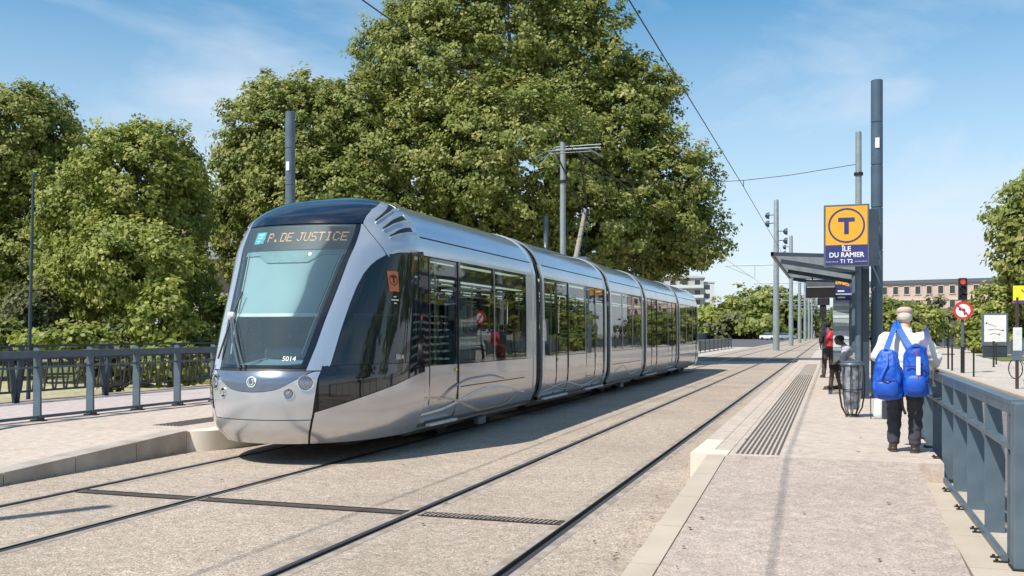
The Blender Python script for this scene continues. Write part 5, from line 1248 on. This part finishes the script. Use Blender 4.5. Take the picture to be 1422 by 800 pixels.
# ------------------------------------------------------------------ distance: parapet, cars, buildings
pw = empty('parapet', (-30,190,0), 'low dark stone wall running beside the far road', 'wall'); 
pw.rotation_euler = (0,0,-.05)
for i in range(24): MB().box(-.25,.25,-40+i*9,-40+i*9+8.95,-.1,1.35,.04).build('wall_section', M['parapet'], pw)
MB().box(-.34,.34,-40,176,1.36,1.50).build('coping', M['concrete'], pw)
far_rail('left_barrier', -9.6, 62, 98, 12, 'short thin posts with rail left of the first spotlight pole', 1.0)
def car(loc, rz, m, label):
    r = empty('parked_car', loc, label, 'car', None, rz)
    prof = [(-2.1,.35),(-2.15,.75),(-1.95,.95),(-1.15,1.02),(2.0,1.0),(2.12,.8),(2.1,.35)]
    b = MB(); n = len(prof); vs = []
    for x, k in ((-.85,.97),(-.80,1),(.80,1),(.85,.97)): vs += [(x, y*k, z) for y, z in prof]
    fs = [tuple(reversed(range(n))), tuple(range(3*n,4*n))]
    for j in range(3):
        for i in range(n): fs.append((j*n+i, j*n+(i+1)%n, (j+1)*n+(i+1)%n, (j+1)*n+i))
    b.add(vs, fs); b.build('body', M[m], r, True)
    cab = [(-1.2,1.0),(-.45,1.42),(.95,1.45),(1.75,1.0)]
    g_ = MB(); g_.add([(s*(.78 if z < 1.1 else .62), y, z) for s in (-1,1) for y, z in cab], [(0,1,2,3),(7,6,5,4),(0,4,5,1),(2,6,7,3),(3,7,4,0)]); g_.build('windows', M['winglass'], r)
    MB().box(-.62,.62,-.45,.95,1.42,1.48,.03).build('roof', M[m], r)
    w_ = MB().lathe([(.1,-.1),(.29,-.1),(.32,-.06),(.32,.06),(.29,.1),(.1,.1)], n=16, axis='x').mesh('wheel', M['black'], True)
    for x in (-.78,.78):
        for y in (-1.3,1.3): put('wheel', w_, r, (x,y,.32))
    for x in (-.6,.6): MB().box(x-.15,x+.15,-2.16,-2.0,.6,.75,.02).build('headlight', M['chrome'], r)
car((-12.2,205,0), .9, 'carw', 'white car crossing far behind the first spotlight pole')
car((-9.4,215,0), 1.1, 'cars', 'pale blue silver car between the two nearest spotlight poles far away')
car((-9.0,292,0), .5, 'carw', 'small white vehicle far off beside the pale tower')
def block(name, c, w_, d, h, floors, wm, label, cat='building', rz=0, bal=False, win='winglass', bays=None, roof=True, trim='stone', cols=None):
    r = empty(name, c, label, cat, None, rz)
    MB().box(-w_/2,w_/2,-d/2,d/2,0,h).build('wall', M[wm], r)
    if roof: MB().box(-w_/2-.5,w_/2+.5,-d/2-.5,d/2+.5,h,h+.5).box(-w_/2+1.5,w_/2-1.5,-d/2+1.5,d/2-1.5,h+.5,h+.9).build('roof', M['concrete'] if wm != 'brick' else M['greyframe'], r)
    n = bays or int(w_/3); fh = h/floors; sp = w_/n
    pane = MB().box(-sp*.22,sp*.22,-.06,.0,0,fh*.55).mesh('window', M[win]); fr_ = MB().box(-sp*.27,-sp*.22,-.14,.0,-.1,fh*.6).box(sp*.22,sp*.27,-.14,0,-.1,fh*.6).box(-sp*.27,sp*.27,-.14,0,fh*.55,fh*.62).box(-sp*.30,sp*.30,-.20,0,-.14,0).mesh('window_frame', M[trim])
    for f in range(floors):
        for i in range(n):
            o = put('window', pane, r, (-w_/2+(i+.5)*sp, -d/2, f*fh+fh*.25)); put('window_frame', fr_, o)
        if bal: MB().box(-w_/2,w_/2,-d/2-1.3,-d/2,f*fh-.1,f*fh+.1).box(-w_/2,w_/2,-d/2-1.3,-d/2-1.22,f*fh,f*fh+.95).build('balcony', M['offwhite'], r)
    if wm == 'brick': MB().box(-w_/2-.15,w_/2+.15,-d/2-.2,-d/2,h*.70,h*.73).build('cornice', M[trim], r)
    return r
block('apartment_building', (-46.0,303,0), 15, 14, 18.5, 6, 'concrete', 'pale apartment block with stacked balconies between the big tree and far trees', bal=True, rz=.15, bays=4)
tb_ = empty('apartment_tower', (-37.6,305,0), 'narrow stair tower at the right end of the pale apartment block', 'building', None, .15)
MB().box(-2.2,2.2,-7,7,0,17).build('wall', M['offwhite'], tb_); MB().box(-2.4,2.4,-7.2,7.2,17,17.4).build('roof', M['concrete'], tb_)
for k in range(6): MB().box(-.8,.8,-7.06,-7,1.5+k*2.7,2.9+k*2.7).build('window', M['winglass'], tb_)
block('brick_building', (22.5,236,0), 31, 12, 12.6, 4, 'brick', 'long pink brick building with cream window surrounds beyond the right trees', rz=-.28, bays=13)
block('brick_house', (-44.0,45.5,-.1), 9, 8, 7.0, 3, 'brick', 'brick house with balconies half hidden by the trees left of the tram', rz=.7, bal=True, bays=3)
block('brick_house', (-34.5,52,-.1), 9, 8, 9.0, 3, 'brick', 'reddish house just left of the tram nose behind foliage', rz=.6, bal=True, bays=4)
tw = empty('white_tower', (-10.5,330,0), 'small white building with rounded pinkish top near the vanishing point', 'building')
MB().box(-2.0,2.0,-2,2,0,7).build('wall', M['white'], tw); MB().lathe([(2.3,7),(2.9,8.5),(3.0,11),(2.4,13),(1.0,14.2),(.01,14.4)], n=18).build('dome', M['capbeige'], tw, True); MB().box(-.6,.6,-2.05,-2,2,5).build('window', M['winglass'], tw)
# ------------------------------------------------------------------ trees
rng = np.random.default_rng(11)
def leaves(name, lobes, m, parent, leaf=.24, dens=1.0, clump=.55, inner=.35, seed=0, elong=1.35, lpc=34):
    """many folded leaf quads gathered in twig clumps through the outer shell of several lobes"""
    r = np.random.default_rng(seed+5); C_ = []; Nn = []; sc_ = []
    L = [(np.array(c, float), np.array(R_, float)) for c, R_ in lobes]
    for c, R_ in L:
        area = 4*PI*((R_[0]*R_[1])**1.6+(R_[0]*R_[2])**1.6+(R_[1]*R_[2])**1.6)**(1/1.6)/3**(1/1.6)
        n = int(area/(clump*clump*1.15)*dens)
        d = r.normal(size=(n,3)); d /= np.linalg.norm(d, axis=1)[:,None]
        bump = 1+.12*np.sin(d[:,0]*7+c[0])*np.sin(d[:,1]*6+c[1])+.10*np.sin(d[:,2]*9+c[2]*2+d[:,0]*5)+.06*np.sin(d[:,0]*17+d[:,2]*13+c[1])
        rad = np.where(r.random(n) < inner, r.uniform(.55,.9,n), r.uniform(.88,1.06,n))*bump*np.where(r.random(n) < .13, r.uniform(1.04,1.20,n), 1.0)
        p = c+d*R_*rad[:,None]; keep = np.ones(n, bool)
        for c2, R2 in L:
            if c2 is c: continue
            keep &= (((p-c2)/R2)**2).sum(1) > .50
        C_.append(p[keep]); Nn.append((d/R_)[keep]/np.linalg.norm((d/R_)[keep], axis=1)[:,None])
    P_ = np.concatenate(C_); Nm = np.concatenate(Nn); K = len(P_)
    ctone = np.clip(r.normal(.46,.17,K),0,1); csize = r.uniform(.65,1.35,K)*clump
    idx = np.repeat(np.arange(K), lpc); n = len(idx)
    o = r.normal(size=(n,3)); o /= np.linalg.norm(o, axis=1)[:,None]; o *= (r.random(n)**.45)[:,None]*csize[idx][:,None]; o[:,2] *= .72
    ce = P_[idx]+o
    nr = Nm[idx]*.75+np.array([-.12,-.2,.45])+r.normal(size=(n,3))*.48+o/clump*.25; nr /= np.linalg.norm(nr, axis=1)[:,None]
    t = r.normal(size=(n,3)); u = np.cross(nr, t); u /= np.linalg.norm(u, axis=1)[:,None]; v = np.cross(nr, u)
    s = leaf*r.uniform(.55,1.25,n)[:,None]*.5
    a = ce-u*s*elong; b = ce+v*s*.85-nr*s*.22; c_ = ce+u*s*elong-nr*s*.15; d_ = ce-v*s*.85-nr*s*.22
    co = np.stack([a,b,c_,d_],1).reshape(-1,3)
    me = bpy.data.meshes.new(name); me.vertices.add(4*n); me.vertices.foreach_set('co', co.ravel())
    me.loops.add(4*n); me.loops.foreach_set('vertex_index', np.arange(4*n, dtype=np.int32))
    me.polygons.add(n); me.polygons.foreach_set('loop_start', np.arange(0,4*n,4,dtype=np.int32)); me.polygons.foreach_set('loop_total', np.full(n,4,dtype=np.int32))
    tone = np.clip(ctone[idx]+r.normal(0,.16,n),0,1); at_ = me.attributes.new('tone','FLOAT','POINT'); at_.data.foreach_set('value', np.repeat(tone,4).astype(np.float32))
    me.materials.append(m); me.update(); me.validate()
    ob = bpy.data.objects.new(name, me); link(ob, parent); NL[0] += n; return ob
NL = [0]
def limb(mb, a, b, r0, r1, seed=0):
    r = random.Random(seed); a = Vector(a); b = Vector(b); pts = [a]; n = 5
    for i in range(1, n): 
        k = (b-a).length*.05; pts.append(a.lerp(b, i/n)+V(r.uniform(-k,k), r.uniform(-k,k), r.uniform(-k,k)*.5+k*.5))
    pts.append(b); mb.tube(pts, [lerp(r0, r1, i/n) for i in range(n+1)], 9)
def tree(name, label, lobes, base, tr, m='leafA', leaf=.24, dens=1.0, clump=.55, group=None, seed=1, inner=.35, cat='tree', fork=None, lpc=34):
    """lobes: world (centre, radii)"""
    base = Vector(base); r = empty(name, base, label, cat, group); T = MB()
    top = sum((Vector(c) for c, _ in lobes), Vector())/len(lobes)-base
    fz = fork or max(1.5, top.z*.4); f = V(top.x*.25, top.y*.25, fz)
    T.tube([(0,0,-.15),(tr*.05,0,.3),f*.5,f], [tr*1.5, tr*1.1, tr*.95, tr*.85], 12); L_ = MB()
    for i, (c, R_) in enumerate(lobes):
        e = Vector(c)-base; limb(L_, f-V(0,0,.2), e-V(0,0,R_[2]*.1), tr*.5, tr*.10, seed*10+i)
        for k in range(3):
            q = e+V(R_[0]*.6*math.cos(k*2.1+i), R_[1]*.6*math.sin(k*2.1+i), R_[2]*.35); limb(L_, f.lerp(e,.55), q, tr*.2, tr*.04, seed*7+i*3+k)
    T.build('trunk', M['bark'], r, True); L_.build('limbs', M['bark'], r, True)
    leaves('crown', [(tuple(Vector(c)-base), R_) for c, R_ in lobes], M[m], r, leaf, dens, clump, inner, seed, lpc=lpc)
    return r
def LB(Z, items, dflat=.9):
    """(px, py, rx, ry, dz): photo direction at a true distance Z+dz, radii in photo pixels at that distance"""
    o = []
    for px, py, rx, ry, dz in items:
        z = Z+dz; k = z/1312; o.append((tuple(at(px,py,z)), (rx*k, rx*k*dflat, ry*k)))
    return o
def gb_(px, Z, z=0): p = at(px, 462, Z); return (p.x, p.y, z)
tree('plane_tree', 'huge spreading plane tree rising out of the top of the picture behind the tram',
     LB(46, [(610,110,105,100,0),(690,40,130,110,1),(785,78,82,95,0),(560,250,105,100,-2),(700,230,125,110,-3),(840,200,85,95,0),(878,135,60,58,1),(905,260,80,75,0),(950,330,56,44,0),(800,320,95,70,-2),(640,350,120,70,0),(540,80,45,60,1),(890,350,60,45,2)]), gb_(720,47), .75, 'leafA', .155, 1.25, .44, seed=3, fork=4.0, lpc=48)
tree('plane_tree', 'broad plane tree left of the huge one, above the front of the tram',
     LB(43, [(400,200,85,85,0),(350,250,55,80,0),(470,180,75,75,1),(440,290,100,90,-1),(340,330,45,60,1),(520,330,60,60,0),(385,160,50,45,1)]), gb_(430,44), .5, 'leafA', .155, 1.25, .43, seed=4, fork=3.0, lpc=44)
tree('plane_tree', 'yellowish green leafy tree in the middle left behind the thin lamp post',
     LB(37, [(185,250,75,75,0),(235,310,55,70,1),(120,300,65,75,0),(180,370,90,70,-2),(250,390,48,50,0),(110,400,55,55,-1),(215,210,45,40,1),(250,250,35,45,2)]), gb_(185,38,-.1), .4, 'leafC', .14, 1.2, .40, seed=5, fork=2.2, lpc=44)
tree('plane_tree', 'tall green tree at the left edge of the photo',
     LB(44, [(15,190,75,75,0),(-50,260,90,110,0),(50,270,60,80,2),(60,170,40,40,2),(10,360,80,75,0),(-30,400,80,60,0)]), gb_(5,45,-.1), .5, 'leafA', .155, 1.2, .43, seed=6, lpc=42)
tree('dark_tree', 'darker tree peeping between the left edge tree and the middle left tree',
     LB(62, [(120,230,40,50,0),(135,330,60,80,0),(255,290,40,60,0),(300,400,50,60,0)]), gb_(150,62,-.1), .35, 'leafB', .32, .9, .8, seed=7)
bush = [(150,508,30,26,24,'leafD','low olive shrub just behind the ornamental fence'),(238,505,34,24,25.5,'leafC','low light green shrub behind the ornamental fence near the tram'),(192,500,24,22,27,'leafB','dark low shrub between two others behind the ornamental fence'),(45,432,40,36,34,'leafD','round dark olive bush behind the left railing'),(-20,470,55,30,31,'leafB','low dark shrub at the left picture edge'),(110,472,40,20,30,'leafC','low bright green shrub beside the thin lamp post'),(165,468,30,24,32,'leafB','low dark shrub right of the lamp post'),(225,440,38,42,31,'leafC','tall bright green shrub near the tram nose'),(262,470,30,22,33,'leafB','small dark shrub just left of the tram'),(60,475,35,16,29,'leafC','flat leafy shrub under the olive bush'),(310,455,40,40,36,'leafC','leafy shrub behind the tram nose')]
for i, (px, py, rx, ry, Z, m_, lb3) in enumerate(bush):
    tree('shrub', lb3, LB(Z, [(px,py,rx,ry,0),(px+rx*.5,py+ry*.25,rx*.6,ry*.7,.5),(px-rx*.5,py+ry*.3,rx*.6,ry*.65,-.3)]), gb_(px,Z,-.1), .10, m_, .17, 1.0, .34, seed=20+i, cat='shrub', fork=.5, lpc=30)
far = [(1000,440,30,26,236,'leafC'),(1040,432,32,28,240,'leafA'),(1075,428,34,30,246,'leafA'),(1100,440,26,30,238,'leafB'),(1015,455,34,18,225,'leafD'),(985,452,22,20,228,'leafC'),(1120,446,18,22,270,'leafD'),(1052,452,30,16,222,'leafA'),(1138,448,16,20,300,'leafB')]
fl_ = ['pale tree at the left end of the far row','rounded green tree, second in the far row','largest far tree, left of the first spotlight pole','dark far tree right of the first spotlight pole','olive tree low in front of the far row','light bushy tree beside the apartment block','thin far tree beside the white tower','low green tree under the middle of the far row','farthest dark tree at the vanishing point']
for i, (px, py, rx, ry, Z, m_) in enumerate(far):
    tree('far_tree', fl_[i], LB(Z, [(px,py,rx,ry,0),(px-rx*.5,py+ry*.2,rx*.6,ry*.7,3),(px+rx*.55,py+ry*.15,rx*.6,ry*.7,2)], .8), gb_(px,Z), .4, m_, 1.0, .9, 2.0, 'far trees along the road', 40+i, lpc=26)
rt = [('right_tree','big plane tree cut by the right edge above the bus stop sign',[(1458,300,70,60,0),(1495,260,60,45,2),(1438,360,50,44,0),(1480,380,70,60,0),(1440,262,30,26,1),(1408,330,26,38,0),(1500,330,60,70,0)],66,'leafA',.34,.75,.55),
      ('hedge_tree','bright leafy tree behind the map panel',[(1390,430,42,38,0),(1430,440,45,48,0),(1365,455,28,30,0),(1400,475,45,22,-2)],72,'leafC',.30,.6,.3),
      ('olive_tree','dusky green tree behind the no left turn sign',[(1300,449,36,30,0),(1325,458,30,24,-2),(1275,460,28,20,0)],110,'leafD',.45,.85,.3),
      ('hedge_tree','yellow green tree right of the man\'s cap',[(1282,446,20,22,0),(1296,454,18,18,1)],96,'leafC',.38,.7,.25),
      ('dark_tree','dark tree below the brick building behind the man',[(1235,444,36,26,0),(1262,440,22,18,2),(1210,446,36,26,0),(1180,450,30,22,2)],125,'leafB',.5,1.0,.35),
      ('dark_tree','tree between the man\'s head and the dark blue pole',[(1240,450,30,22,0),(1265,458,26,18,0)],92,'leafA',.38,.75,.25)]
for i, (nm, lb4, it, Z, m_, lf, cl, tr) in enumerate(rt):
    tree(nm, lb4, LB(Z, it), gb_(it[0][0],Z), tr, m_, lf, 1.0, cl, seed=60+i, lpc=28)
# more of the tree row on the right of the plaza, carried on past the edge of the picture
for i, (x, y, h, R_) in enumerate(((17,52,9.5,4.2),(19,40,10.5,4.6),(20,28,9,4.0),(24,17,10,4.4),(24,98,6,4),(27,125,6.5,4))):
    tree('street_tree', ['tree right of the plaza, first past the bus stop','tree right of the plaza, second past the bus stop','tree right of the plaza level with the railing','nearest tree on the right of the plaza','low tree beyond the map panel','low tree far beyond the map panel'][i],
         [((x,y,h*.62),(R_,R_,h*.30)),((x+R_*.4,y+R_*.3,h*.8),(R_*.6,R_*.6,h*.2)),((x-R_*.5,y-R_*.2,h*.5),(R_*.6,R_*.7,h*.2))], (x,y,0), .22, 'leafA', .42, .8, .9, 'trees along the right of the plaza', 80+i, lpc=22)
fm = MB(); rr = random.Random(5)
for k in range(110):
    q = rr.random()
    if q < .35: x, y = -7.86+abs(rr.gauss(0,.10)), rr.uniform(5.5,10.2)
    elif q < .55: x, y = -1.26-abs(rr.gauss(0,.12)), rr.uniform(4.5,10)
    elif q < .75: x, y = rr.uniform(-1,.8), rr.uniform(5,14)
    else: x, y = rr.uniform(-7.5,-1.3), rr.uniform(5.5,16)
    z = (zr(y) if x > -1.03 else 0)+.012; a = rr.uniform(0,6.28); s_ = rr.uniform(.012,.028)
    c, n_ = math.cos(a)*s_, math.sin(a)*s_
    fm.add([(x-c,y-n_,z),(x+n_*.6,y-c*.6,z+.008),(x+c,y+n_,z+.004),(x-n_*.6,y+c*.6,z+.010)], [(0,1,2,3)])
M['dryleaf'] = mat('dry_brown_leaf', (0.20,0.12,0.05), 0.8, col2=(0.10,0.06,0.03), scale=3)
tag(fm.build('fallen_leaves', M['dryleaf']), 'small dry brown leaves scattered over the track bed and along the kerbs', 'leaves', kind='stuff')
print('leaf quads', NL[0], 'objects', len(sc.objects))
